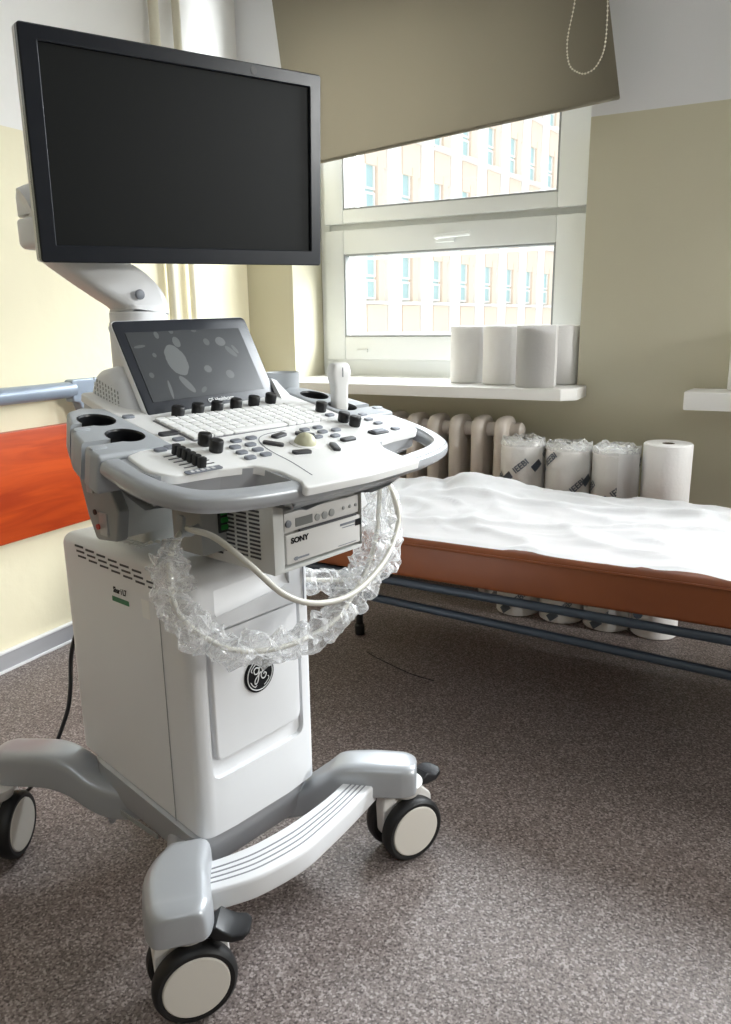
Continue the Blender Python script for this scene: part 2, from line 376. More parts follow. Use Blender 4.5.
def frame_ring(bm, x0, x1, z0, z1, wl, wr, wb, wt, y0, y1, bev=.004):
    box(bm, ((x0+x0+wl)/2, (y0+y1)/2, (z0+z1)/2), (wl, y1-y0, z1-z0), bev); box(bm, ((x1+x1-wr)/2, (y0+y1)/2, (z0+z1)/2), (wr, y1-y0, z1-z0), bev)
    xm = (x0+wl+x1-wr)/2; box(bm, (xm, (y0+y1)/2, z0+wb/2), (x1-x0-wl-wr+.002, y1-y0, wb), bev); box(bm, (xm, (y0+y1)/2, z1-wt/2), (x1-x0-wl-wr+.002, y1-y0, wt), bev)
def window(name, x0, x1, handle=True):
    root = empty(name, kind='structure', loc=(0, 0, 0)); g0, g1 = x0+.124, x1-.154
    bm = new(); frame_ring(bm, x0, x1, .815, 2.4, .045, .03, .085, .05, 3.100, 3.17); box(bm, ((x0+x1)/2, 3.14, 1.447), (x1-x0-.06, .05, .05), .003); fin(bm, 'window_frame', 'pvc', root)
    for nm, z0, z1, a, b in (('lower_sash', .885, 1.432, .985, 1.332), ('upper_sash', 1.458, 2.36, 1.515, 2.28)):
        bm = new(); frame_ring(bm, x0+.03, x1-.02, z0, z1, g0-x0-.03, x1-.02-g1, a-z0, z1-b, 3.078, 3.14, .008); s = fin(bm, nm, 'pvc', root)
        bm = new(); frame_ring(bm, g0-.003, g1+.003, a-.003, b+.003, .010, .010, .010, .010, 3.082, 3.12, .003); fin(bm, 'glazing_bead', 'gasket', s)
        bm = new(); frame_ring(bm, g0+.012, g1-.012, a+.008, b-.008, .012, .012, .008, .008, 3.17, 3.20, .003); fin(bm, 'outer_bead', 'pvc', s)
        bm = new(); box(bm, ((g0+g1)/2, 3.125, (a+b)/2), (g1-g0, .004, b-a)); fin(bm, 'window_glass', 'glass', s)
    if handle:
        bm = new(); box(bm, (-1.215, 3.072, 1.372), (.085, .014, .030), .006); tube(bm, [(-1.245, 3.068, 1.376), (-1.245, 3.048, 1.378), (-1.22, 3.045, 1.379), (-1.10, 3.045, 1.383)], .009, 8); fin(bm, 'window_handle', 'pvc', root)
        bm = new(); box(bm, (-1.60, 3.074, .925), (.055, .01, .014), .003); fin(bm, 'lower_catch', 'pvc', root)
        bm = new(); box(bm, (x1-.028, 3.062, 1.50), (.012, .02, .07), .003); box(bm, (x1-.028, 3.062, 1.42), (.012, .02, .05), .003); fin(bm, 'window_hinge', 'gasket', root)
    return root
window('window_1', W1[0]+.002, W1[1]-.002); window('window_2', W2[0]+.002, W2[1]-.002, False)
bm = new(); prism(bm, rpoly([(-1.90, 2.665), (-.625, 2.665), (-.578, 2.71), (-.578, 2.857), (-.613, 2.857), (-.613, 3.10), (-1.813, 3.10), (-1.813, 2.857), (-1.90, 2.857)], [.004, .006, .006, 0, 0, 0, 0, 0, 0]), .775, .816, bt=.004, bb=.003)
tag(fin(bm, 'window_sill', 'sill'), 'long white windowsill under the opened blind, with three paper rolls standing on its right end', 'windowsill')
bm = new(); prism(bm, rpoly([(-.236, 2.70), (1.45, 2.70), (1.45, 2.857), (1.349, 2.857), (1.349, 3.10), (-.089, 3.10), (-.089, 2.857), (-.222, 2.857), (-.236, 2.74)], [.01, 0, 0, 0, 0, 0, 0, 0, .004]), .757, .8155, bt=.004, bb=.003)
tag(fin(bm, 'window_sill', 'sill'), 'white windowsill end jutting in at the right edge of the photo', 'windowsill')

# facade of the building opposite, running away from us
fa = R(83.85); nX = Vector((math.cos(fa), math.sin(fa), 0)); mX = Vector((-nX.y, nX.x, 0))
FM = Matrix(((nX.x, mX.x, 0, 18*mX.x), (nX.y, mX.y, 0, 18*mX.y), (0, 0, 1, 0), (0, 0, 0, 1)))   # local x along facade, y away
fb = empty('office_building', 'pale peach building with rows of narrow windows seen through the window glass', 'building')
bm = new(); box(bm, (43, 1.3, 4), (62, 2, 26), 0, FM); fin(bm, 'facade_wall', 'fwhite', fb)
bays = [28.43+2.86*i for i in range(-3, 13)]
for s in bays:
    bm = new(); box(bm, (s-1.43, .28, 4), (1.1, .36, 26), .03, FM); fin(bm, 'pilaster', 'fwhite', fb)
for z in (-1.6, 1.9, 5.3, 8.7, 12.1):
    for s in bays:
        bm = new(); box(bm, (s, .22, z-.85), (1.5, .2, 1.35), 0, FM); fin(bm, 'spandrel', 'peach', fb)
        bm = new(); box(bm, (s, .0, z-.09), (1.7, .55, .14), .02, FM); fin(bm, 'sill', 'fwhite', fb)
        bm = new()
        for zz, hh in ((z+.45, .8), (z+1.55, 1.2)): frame_ring(bm, s-.72, s+.02, zz-hh/2, zz+hh/2, .09, .09, .09, .09, .2, .34, 0)
        bm.transform(FM); fr = fin(bm, 'window_frame', 'fwhite', fb)
        bm = new(); box(bm, (s-.35, .29, z+1.1), (.6, .04, 2.1), 0, FM); fin(bm, 'pane', 'fglass', fr)
        bm = new(); box(bm, (s+.30, .24, z+1.1), (.45, .3, 2.25), 0, FM); fin(bm, 'pier', 'peach', fb)

# ================================================================== LEFT WALL THINGS
bm = new(); box(bm, (-2.012, .78, .575), (.026, 2.30, .335), .006, T(0, 0, 0)); tag(fin(bm, 'wall_panel', 'orange'), 'glossy orange wood-grain panel fixed low along the left wall', 'panel')
hr = empty('handrail', 'pale blue-grey metal rail ending in a bent bracket above the orange panel', 'rail', (0, 0, 0))
bm = new(); tube(bm, [(-1.985, -.4, .85), (-1.985, 1.79, .85)], .0255, 16, sm=1); fin(bm, 'rail_tube', 'rail', hr)
bm = new(); prism(bm, rpoly([(1.775, .882), (1.93, .882), (1.93, .56), (1.88, .56), (1.80, .81), (1.775, .81)], [.012, .012, 0, 0, .02, .012]), -.02, .018, T(-1.985, 0, 0) @ Matrix(((0, 0, 1, 0), (1, 0, 0, 0), (0, 1, 0, 0), (0, 0, 0, 1))), .005, .005); fin(bm, 'end_bracket', 'rail', hr)
for y in (0.2,):
    bm = new(); box(bm, (-2.02, y, .85), (.05, .04, .05), .006); fin(bm, 'wall_bracket', 'rail', hr)

# ================================================================== BLIND
bl = empty('roller_blind', 'taupe roller blind hanging askew over the window', 'blind', (0, 0, 0))
bm = new(); c = [(-.500, 1.722), (-.640, 2.50), (-1.815, 2.43), (-1.71, 1.63)]
nx, nz_ = 24, 16; g = []
for j in range(nz_+1):
    t = j/nz_; row = []
    for i in range(nx+1):
        s = i/nx; x = (1-s)*((1-t)*c[3][0]+t*c[2][0])+s*((1-t)*c[0][0]+t*c[1][0]); z = (1-s)*((1-t)*c[3][1]+t*c[2][1])+s*((1-t)*c[0][1]+t*c[1][1])
        row.append(bm.verts.new((x, 2.74+.006*math.sin(s*9+t)*(1-t), z)))
    g.append(row)
for j in range(nz_):
    for i in range(nx): bm.faces.new((g[j][i], g[j][i+1], g[j+1][i+1], g[j+1][i]))
bmesh.ops.solidify(bm, geom=bm.faces[:], thickness=.0015); fin(bm, 'blind_fabric', 'blind', bl)
bm = new(); a, b = Vector((-1.722, 2.74, 1.632)), Vector((-.502, 2.74, 1.724)); tube(bm, [a, b], .006, 10, sm=1); fin(bm, 'hem_bar', 'blind', bl)
bm = new(); tube(bm, [(-1.84, 2.76, 2.44), (-.63, 2.76, 2.515)], .028, 14, sm=1); fin(bm, 'roller_tube', 'pvc', bl)
bm = new(); ch = cat([(-.655, 2.705, 2.50), (-.650, 2.70, 2.10), (-.646, 2.70, 2.008), (-.664, 2.70, 1.90), (-.655, 2.70, 1.83), (-.625, 2.70, 1.802), (-.598, 2.70, 1.797), (-.568, 2.70, 1.815), (-.547, 2.70, 1.87), (-.546, 2.70, 1.99), (-.552, 2.70, 2.10), (-.60, 2.705, 2.50)], 30)
L = 0; last = ch[0]
for p in ch:
    L += (p-last).length; last = p
    if L >= .0088: L = 0; bmesh.ops.create_icosphere(bm, subdivisions=1, radius=.0033, matrix=T(*p))
tube(bm, ch[::10], .0008, 5, sm=1); fin(bm, 'pull_chain', 'chain', bl)

# ================================================================== RADIATOR
rd = empty('radiator', 'cream cast-iron column radiator under the windowsill', 'radiator', (0, 0, 0))
def rad_sec():
    bm = new(); prof = rpoly([(-.075, .0), (.075, .0), (.075, .585), (-.075, .585)], [.03, .03, .05, .05], 5)
    MZ = Matrix(((0, 0, 1, 0), (1, 0, 0, 0), (0, 1, 0, 0), (0, 0, 0, 1)))
    prism(bm, prof, -.024, .024, MZ, .02, .02, 4)
    for z in (.05, .535): lathe(bm, [(.026, -.0435), (.028, -.02), (.028, .02), (.026, .0435)], T(0, 0, z) @ RY(90), 14)
    return fin(bm, 'radiator_section', 'rad', rd, 50)
s0 = rad_sec(); s0.location = (-.842, 2.75, .12)
for i in range(1, 11):
    c_ = s0.copy(); COL.objects.link(c_); c_.parent = rd; c_.location = (-.842-.0872*i, 2.75, .12)
bm = new(); lathe(bm, [(.028, 0), (.03, .004), (.03, .018), (.022, .026), (.014, .03)], T(-.799, 2.75, .655) @ RY(90), 14); fin(bm, 'end_plug', 'rad', rd)
bm = new()
for x in (-.90, -1.6): box(bm, (x, 2.75, .06), (.03, .1, .12), .004); box(bm, (x, 2.80, .35), (.02, .115, .02), .003)
fin(bm, 'radiator_foot', 'rad', rd)

# ================================================================== PAPER ROLLS
def roll(r, h, name='paper_roll', hole=True, m='roll'):
    bm = new(); rc = .019
    prof = [(rc, 0.004), (r-.004, 0), (r, .004), (r, h-.004), (r-.004, h), (rc, h-.002), (rc, 0.004)]
    lathe(bm, prof, n=40, cap=False); o = fin(bm, name, m, sharp=40)
    bm = new(); lathe(bm, [(rc, .005), (rc, h-.001), (rc-.003, h-.001), (rc-.003, .005), (rc, .005)], n=20, cap=False); fin(bm, 'cardboard_core', 'core', o); return o
G1 = 'short white paper rolls on the windowsill'
for x, y, r, lab in ((-1.032, 2.868, .069, 'white paper roll on the windowsill, leftmost and farthest from its corner'), (-.886, 2.828, .071, 'white paper roll on the windowsill, middle of the front ones'), (-.683, 2.905, .063, 'shaded white paper roll half hidden in the windowsill corner behind another roll')):
    o = roll(r, .212); o.location = (x, y, .8165); tag(o, lab, 'paper roll', G1)
bm = new(); r = .073; pts = [(r*math.cos(a), r*math.sin(a)) for a in [R(-50-i*8) for i in range(0, 41)]]
pts = [(.085, -.045)]+[(r*math.cos(R(-62-i*7)), r*math.sin(R(-62-i*7))) for i in range(0, 47)]+[(.082, -.0435)]
rings = [[(x*(1-(z < .001)*.01), y, z) for x, y in pts] for z in (0, .004, .1, .208, .2125)]
o = roll(.07, .213); o.location = (-.736, 2.757, .8165); tag(o, 'white paper roll at the sill corner with its loose end hanging flat', 'paper roll', G1)
bm = new(); pp = [(r*math.cos(a), r*math.sin(a)) for a in [R(200+i*7) for i in range(0, 11)]]+[(.02, -.0745), (.05, -.070), (.078, -.058)]
loft(bm, [[(x, y, z) for x, y in pp] for z in (.001, .07, .14, .2125)], cap=False, closed=False); bmesh.ops.solidify(bm, geom=bm.faces[:], thickness=.0012); fin(bm, 'loose_sheet', 'roll', o)
o = roll(.065, .20); o.location = (-.05, 2.80, .816); tag(o, 'white roll on the right-hand windowsill, cut off by the edge of the photo', 'paper roll')
G2 = 'tall paper rolls standing behind the couch'
for i, (x, y, h, lab) in enumerate(((-.745, 2.655, .625, 'tall paper roll in printed film behind the couch, next to the radiator'), (-.583, 2.652, .618, 'tall paper roll in printed film behind the couch, second from the radiator'), (-.424, 2.646, .618, 'tall paper roll in printed film with a loose paper flap, beside the bare roll'), (-.264, 2.643, .655, 'tall bare white paper roll behind the couch, unwrapped, showing its core hole'))):
    o = roll(.076, h, 'paper_roll'); o.location = (x, y, 0.001); tag(o, lab, 'paper roll', G2)
    if i < 3:
        bm = new(); n = 44; rings = []
        zs = [0.003, .012]+[.03+.58*k/22*(h-.03)/.61 for k in range(23)]+[h+.004, h+.014, h+.018]
        for zi, z in enumerate(zs):
            ring = []
            for j in range(n):
                a = 2*math.pi*j/n; rr = .0775+.0016*noise.noise(Vector((math.cos(a)*3, math.sin(a)*3, z*9+i*7)))
                zz = z
                if zi == len(zs)-3: rr = .075
                if zi == len(zs)-2: rr = .05; zz = z+.012*noise.noise(Vector((a*2, i, 1)))
                if zi == len(zs)-1: rr = .012; zz = z-.002+.01*noise.noise(Vector((a*3, i, 5)))
                if zi == len(zs)-3: zz = z+.006*noise.noise(Vector((a*3, i, 9)))
                ring.append((rr*math.cos(a), rr*math.sin(a), zz))
            rings.append(ring)
        loft(bm, rings, RZ(i*67), cap=False); wq = fin(bm, 'printed_film', 'wrap', o, 60)
        for k_, (da, z0) in enumerate((((-2, .555), (-72, .50), (4, .07), (75, .60)), ((22, .50), (-52, .585), (10, .07), (84, .56)), ((2, .50), (60, .585), (2, .07), (-75, .50)))[i]):
            bend_text(('IEEBI', 'IEEBI', 'EEBI', 'IEEI')[k_], .030, .0803, -77+i*2.5+da, z0, 41, 'blueink', wq, 'printed_lettering')
            b_ = new(); c_, s_ = math.cos(R(41)), math.sin(R(41)); vv = []
            for u_ in range(7): 
                for w_ in (-.013, .013):
                    px, py = -.046-.040*u_/6, w_; x_, y_ = px*c_-py*s_, px*s_+py*c_; an = R(-77+i*2.5+da)+x_/.0803; vv.append(b_.verts.new((.0803*math.cos(an), .0803*math.sin(an), z0+y_)))
            for u_ in range(6): b_.faces.new((vv[2*u_], vv[2*u_+2], vv[2*u_+3], vv[2*u_+1]))
            bmesh.ops.solidify(b_, geom=b_.faces[:], thickness=.0003); fin(b_, 'printed_block', 'blueink', wq)
        bm = new(); rings = []
        for q_, (rr_, zz_) in enumerate(((.079, h-.004), (.077, h+.012), (.062, h+.016), (.050, h+.024), (.03, h+.012), (.012, h+.01))):
            rings.append([((rr_+.006*noise.noise(Vector((a_*2.5, q_*2, i))))*math.cos(a_), (rr_+.006*noise.noise(Vector((a_*2.5, q_*2, i))))*math.sin(a_), zz_+.016*noise.noise(Vector((math.cos(a_)*2.6, math.sin(a_)*2.6, q_+i*5)))*(q_ > 0)) for a_ in [2*math.pi*w_/48 for w_ in range(48)]])
        loft(bm, rings, cap=False); fin(bm, 'crumpled_film', 'film', o, 25)
    if i == 2:
        bm = new(); pp = [(.079*math.cos(R(a)), .079*math.sin(R(a))) for a in (-75, -62, -50)]+[(.068, -.052), (.082, -.050)]
        loft(bm, [[(x_*(1 if k else 1), y_-.004, z) for x_, y_ in pp] for k, z in enumerate((-.0+.012, .2, .4, .62))], cap=False, closed=False); bmesh.ops.solidify(bm, geom=bm.faces[:], thickness=.001); fin(bm, 'loose_flap', 'roll', o)

# ================================================================== COUCH
cb = empty('examination_couch', 'low examination couch with brown-orange vinyl mattress on a blue-grey tube frame', 'couch', (-.3, 2.12, 0), R(-2.0))
X0, X1, Y0, Y1 = -1.02, 1.25, -.36, .345
bm = new(); prism(bm, rect(X1-X0, Y1-Y0, .05, (X0+X1)/2, (Y0+Y1)/2),   .386, .4935, bt=.018, bb=.012)
mt_ = fin(bm, 'mattress', 'mattress', cb)
bm = new(); pl_ = rect(X1-X0+.004, Y1-Y0+.004, .05, (X0+X1)/2, (Y0+Y1)/2); tube(bm, [(x, y, .479) for x, y in pl_], .0035, 6, sm=1, closed=True); fin(bm, 'piping', 'mattress', mt_)
bm = new(); tr = .0115
for y in (Y0+.006, Y1-.006): tube(bm, [(X0+.02, y, .374), (X1-.02, y, .352)], tr, 12, sm=1)
for x in (X0+.02, X1-.02, 0.1, .7): tube(bm, [(x, Y0+.006, .386), (x, Y1-.006, .386)], tr*.9, 12, sm=1)
fin(bm, 'upper_frame', 'bedtube', cb)
bm = new()
for y in (Y0+.03, Y1-.03):
    tube(bm, [(X0+.06, y, .315), (X1-.06, y, .238)], .0115, 12, sm=1)
    for x in (X0+.08, X1-.1): tube(bm, [(x, y, .29), (x, y, .38)], .009, 10, sm=1)
for x in (X0+.10, X1-.08): tube(bm, [(x, Y0+.03, .30), (x, Y1-.03, .30)], .0115, 12, sm=1)
fin(bm, 'lower_frame', 'bedtube', cb)
for x, y in ((-.87, .045), (-.99, -.16), (1.1, .05), (1.1, -.28)):
    bm = new(); tube(bm, [(x, y, .30), (x, y, .02)], .0125, 12, sm=1); lathe(bm, [(.016, .001), (.017, .02), (.017, .035), (.0125, .04)], T(x, y, 0), 14); fin(bm, 'leg', 'blackfoot', cb)
bm = new(); box(bm, (-.87, -.02, .286), (.03, .56, .025), .004); box(bm, (-.87, -.19, .33), (.06, .07, .06), .006); fin(bm, 'leg_brace', 'blackfoot', cb)
bm = new(); NX, NY = 150, 64; g = []
def sheet_z(x, y):
    v = Vector((x, y, 0)); z = .4975
    z += .005*max(0, 1-abs(noise.noise(Vector((x*7+y*3, y*8-x*2, 5.5))))*6)+.006*noise.noise(v*4)+.004*noise.noise(v*11)
    rdg = 1-abs(noise.noise(Vector((x*3.2+2, y*5, 3.1))))*2; z += .020*max(0, rdg-.45)
    rdg = 1-abs(noise.noise(Vector((x*1.6-y*4.5, y*2+4, 7.7))))*2.2; z += .028*max(0, rdg-.6)
    f = math.exp(-((x+.62)**2/.03+(y-.25)**2/.02)); z += .028*f*abs(math.sin(x*18+y*9))
    f = math.exp(-((x+.50)**2/.012+(y-.18)**2/.05)); z += .034*f
    f = math.exp(-((x+.36)**2/.03+(y-.27)**2/.006)); z += .010*f
    e = max(0, abs(y-(Y0+Y1)/2)-(Y1-Y0)/2+.02)/.02; z -= .009*e*e
    return .4972+max(0, z-.4972) if z > .4990 else .4972+.0018*math.exp((z-.4990)/.0018)
for j in range(NY+1):
    row = []
    for i in range(NX+1):
        x = X0+.02+(X1-X0-.04)*i/NX; y = Y0+.004+(Y1-Y0-.008)*j/NY
        if j == 0: y += .0015*noise.noise(Vector((x*5, 0, 0)))
        row.append(bm.verts.new((x, y, sheet_z(x, y))))
    g.append(row)
for j in range(NY):
    for i in range(NX): bm.faces.new((g[j][i], g[j][i+1], g[j+1][i+1], g[j+1][i]))
bmesh.ops.solidify(bm, geom=bm.faces[:], thickness=.001)
sh = fin(bm, 'couch_paper', 'paper', sharp=70); sh.location = cb.location; sh.rotation_euler = cb.rotation_euler
tag(sh, 'crumpled white paper sheet spread over the brown couch', 'paper sheet')

# ================================================================== ULTRASOUND MACHINE
U0 = (-.6096, 1.0096, 0)
um = empty('ultrasound_machine', 'white and silver ultrasound scanner on casters with big black monitor and keyboard console', 'ultrasound machine', U0, R(77))
UM = T(*U0) @ RZ(77)
# ---- cabinet
bm = new()
plan = rpoly([(-.145, .155), (-.08, .149), (.05, .147), (.131, .153), (.131, .545), (-.145, .555)], [.028, 0, 0, .02, .03, .03], 6)
rings = []
def zb(y): return .165+(y-.15)*.12
rings.append([(x, y, zb(y)+.0) for x, y in inset(plan, .006)]); rings.append([(x, y, zb(y)+.006) for x, y in plan])
rings.append([(x, y, .40) for x, y in plan])
for j in range(0, 7): a = math.pi/2*j/6; rings.append([(x, y, .645+.022*math.sin(a)) for x, y in inset(plan, .022*(1-math.cos(a)))])
loft(bm, rings); cab = fin(bm, 'cabinet', 'white', um)
ck = []
bm = new(); prism(bm, rect(.222, .40, .022, -.010, .478), -.02, .008, T(0, .15, 0) @ XZ); c1 = fin(bm, 'cut', 'white', um)
c1.data.transform(Matrix.Identity(4))
# keep the recess shallow: only below the pocket it is deep
bm = new(); prism(bm, rpoly([(-.119, .278), (.1, .278), (.1, .552), (-.119, .552)], [.02, .02, .001, .001]), -.010, .03, T(0, .15, 0) @ XZ); bpy.data.objects.remove(c1); c1 = fin(bm, 'cut', 'white', um)
cut(cab, [c1])
bm = new(); lp = rpoly([(-.111, .312), (.092, .312), (.092, .5515), (-.111, .5515)], [.018, .018, .001, .001])
prism(bm, lp, -.0135, .0015, T(0, .15, 0) @ XZ, .004, 0); pn = fin(bm, 'front_panel', 'white', cab)
bm = new(); prism(bm, [(-.096, .575), (.075, .590), (.075, .630), (-.096, .622)], -.026, .03, T(0, .15, 0) @ XZ); c2 = fin(bm, 'cut', 'white', cab)
cut(cab, [c2])
bm = new(); loft(bm, [[(-.094, .163, .575), (.074, .163, .59), (.074, .163, .628), (-.094, .163, .621)], [(-.094, .150, .575), (.074, .150, .589), (.074, .157, .60), (-.094, .157, .588)]]); fin(bm, 'pull_ledge', 'white', cab)
bm = new(); box(bm, (-.1462, .235, .41), (.0006, .0014, .47)); box(bm, (-.0, .1483, .652), (.0, .0, .0)) if False else None
fin(bm, 'cover_seam', 'seam', cab)
bm = new(); box(bm, (.112, .1500, .58), (.0012, .002, .09)); fin(bm, 'cover_seam', 'seam', cab)
# top ribs and bump row
bm = new()
for i in range(12): box(bm, (-.01+.0*i, .33+.013*i, .6675), (.20, .005, .003), .001)
fin(bm, 'top_rib', 'white', cab)
bm = new()
for i in range(7): lathe(bm, [(.005, 0), (.005, .004), (.003, .006)], T(-.085+.012*i, .335-.004*i, .6665), 10)
fin(bm, 'rubber_stud', 'hub', cab)
# vents on the left side: three rows of dashes
bm = new()
for rr in range(3):
    for k in range(7 if rr else 6):
        b0 = .492-k*.037-(0.004*rr); zz = .651-rr*.0095-(k*.0022)
        box(bm, (-.1450, b0-.014, zz), (.0016, .027, .0036), 0)
fin(bm, 'vent_slot', 'slot', cab)
LT = Matrix(((0, 0, -1, -.1455), (-1, 0, 0, 0), (0, 1, 0, 0), (0, 0, 0, 1)))  # drawing plane on left face: x -> -b, y -> z, facing -a
text('Sbar i L7', .0155, 'ink', cab, LT @ T(-.352, .590, .0), 'lettering', bold=.0002, sx=.75)
bm = new(); box(bm, (-.1453, .352, .5725), (.0012, .052, .009)); fin(bm, 'green_bar', 'green', cab)
bm = new(); box(bm, (-.1451, .275, .575), (.0008, .022, .034)); fin(bm, 'pale_sticker', M['panelw'], cab)
# emblem
bm = new(); EM = T(-.009, .1468, .442) @ XZ @ Matrix.Diagonal((1.12, 1.12, 1, 1))
lathe(bm, [(.0300, -.001), (.0300, .0015), (.0285, .0022)], EM, 40); em = fin(bm, 'emblem', 'ink', cab)
def curve_strip(pts, r, dz=.0026): 
    b = new(); tube(b, [(x*.0285, y*.0285, dz) for x, y in pts], r, 6, EM, sm=6); return b
bm = new(); tube(bm, [(.026*math.cos(a), .026*math.sin(a), .0024) for a in [2*math.pi*i/40 for i in range(40)]], .0009, 6, EM, sm=1, closed=True)
for a0 in (20, 110, 200, 290): tube(bm, [(.0215*math.cos(R(a0+q))*(1-.0*q), .0215*math.sin(R(a0+q)), .0026) for q in (0, 12, 25, 38)]+[(.018*math.cos(R(a0+44)), .018*math.sin(R(a0+44)), .0026)], .0008, 6, EM)
for pts in ([(-.1, .42), (-.3, .50), (-.46, .36), (-.40, .14), (-.2, .12), (-.08, .3), (-.06, .46), (-.10, .1), (-.16, -.25), (-.3, -.48), (-.44, -.42), (-.38, -.2), (-.14, .0), (.06, .16)],
            [(.42, .30), (.34, .46), (.2, .42), (.16, .24), (.28, .16), (.14, .12), (.06, -.08), (.16, -.3), (.36, -.28), (.46, -.08), (.34, .02), (.26, -.08)]):
    tube(bm, [(x*.0275, y*.0275, .0027) for x, y in pts], .0010, 6, EM, sm=6)
fin(bm, 'monogram', 'inkw', em)
# ---- base and legs
bs = empty('base'); bs.parent = um
bm = new(); bp_ = rpoly([(-.148, .165), (.118, .16), (.125, .50), (-.148, .51)], [.03, .03, .04, .04], 6)
rings = []
for d, dz in ((.03, -.075), (.006, -.066), (0, -.05), (-.003, 0), (.004, .004)): rings.append([(x, y, zb(y)+dz-.001 if dz < 0 else zb(y)+dz) for x, y in inset(bp_, d)])
loft(bm, rings); fin(bm, 'skirt', 'silver', bs)
bm = new(); box(bm, (-.1492, .36, .118), (.003, .13, .010), .001, T(0, 0, 0)); fin(bm, 'skirt_strip', 'gasket', bs)
def leg(name, secs, m='silver', sub=6):
    """secs: a, b, ztop, zbot, width ; rounded box sections along a horizontal path"""
    P = cat([(s[0], s[1], s[2]) for s in secs], sub); Q = cat([(s[3], s[4], 0) for s in secs], sub); rings = []
    for i, p in enumerate(P):
        a, b = P[max(0, i-1)], P[min(len(P)-1, i+1)]; t = Vector((b.x-a.x, b.y-a.y, 0)).normalized(); s = Vector((t.y, -t.x, 0)); zbm, wd = Q[i].x, Q[i].y
        h = p.z-zbm; r = min(.022, h*.45, wd*.4); prof = rpoly([(-wd*.5, 0), (wd*.5, 0), (wd*.46, h), (-wd*.46, h)], [.006, .006, r, r], 5)
        rings.append([Vector((p.x, p.y, zbm))+s*x+Vector((0, 0, z)) for x, z in prof])
    bm = new(); loft(bm, rings); return fin(bm, name, m, bs, 50)
def endcap(secs, r=.04):
    a, b = secs[-2], secs[-1]; d = Vector((b[0]-a[0], b[1]-a[1])).normalized(); out = list(secs[:-1]); x, y, zt, zb_, wd = b
    for k in range(0, 5):
        t = math.pi/2*k/4; q = math.sin(t)*r; out.append((x+d.x*q, y+d.y*q, zt-.010*(1-math.cos(t)), zb_+.003*(1-math.cos(t)), max(.02, wd*(.55+.45*math.cos(t)) if k < 4 else wd*.42)))
    return out
leg('front_leg', endcap([(-.09, .27, .150, .095, .09), (-.135, .215, .150, .095, .085), (-.165, .175, .165, .10, .075), (-.19, .145, .205, .135, .080), (-.205, .125, .214, .150, .086), (-.25, .09, .216, .150, .108), (-.278, .050, .210, .150, .106)], .044))
leg('front_leg', endcap([(.05, .25, .150, .09, .08), (.095, .20, .150, .09, .075), (.118, .17, .155, .095, .07), (.138, .135, .185, .12, .075), (.155, .105, .210, .145, .082), (.19, .06, .214, .150, .088), (.222, .018, .212, .150, .088)], .040))
leg('rear_leg', endcap([(-.08, .40, .16, .10, .09), (-.125, .455, .165, .10, .09), (-.15, .49, .18, .115, .085), (-.17, .525, .21, .140, .082), (-.195, .57, .225, .155, .086), (-.24, .64, .222, .155, .088)], .04))
leg('rear_leg', endcap([(.06, .40, .16, .10, .09), (.115, .455, .165, .10, .09), (.14, .49, .18, .115, .085), (.16, .525, .21, .140, .082), (.19, .57, .225, .155, .086), (.25, .64, .222, .155, .088)], .04))
bm = new(); tube(bm, [(-.158, .44, .10), (-.156, .44, .09)], .007, 10, sm=1); fin(bm, 'rubber_stop', 'base', bs)
# footrest
bm = new(); inn = cat([(-.190, .105), (-.140, .086), (-.094, .074), (-.03, .067), (.03, .067), (.085, .071), (.155, .082)][0:0] or [(-.190, .105, 0), (-.140, .086, 0), (-.094, .074, 0), (-.03, .067, 0), (.03, .067, 0), (.085, .071, 0), (.155, .082, 0)], 5)
out = cat([(-.238, .058, 0), (-.190, .030, 0), (-.14, .010, 0), (-.06, -.002, 0), (.01, .004, 0), (.083, .014, 0), (.172, .030, 0)], 5)
rings = []
for a, b in zip(inn, out):
    d = (b-a); w_ = d.length; d.normalize(); rings.append([a+d*x+Vector((0, 0, z)) for x, z in rpoly([(0, .145), (w_, .137), (w_, .172), (w_-.002, .178), (0, .181)], [.004, .006, .010, .006, .005], 4)])
loft(bm, rings); ft = fin(bm, 'footrest', 'white', um, 50)
bm = new()
for f in (.30, .45, .60, .75):
    pth = [a.lerp(b, f)+Vector((0, 0, .1815-.0035*f)) for a, b in list(zip(inn, out))[2:-1]]
    sweep(bm, pth, [(-.0013, -.0008), (.0013, -.0008), (.0013, .0004), (-.0013, .0004)])
fin(bm, 'grip_groove', 'seam', ft)
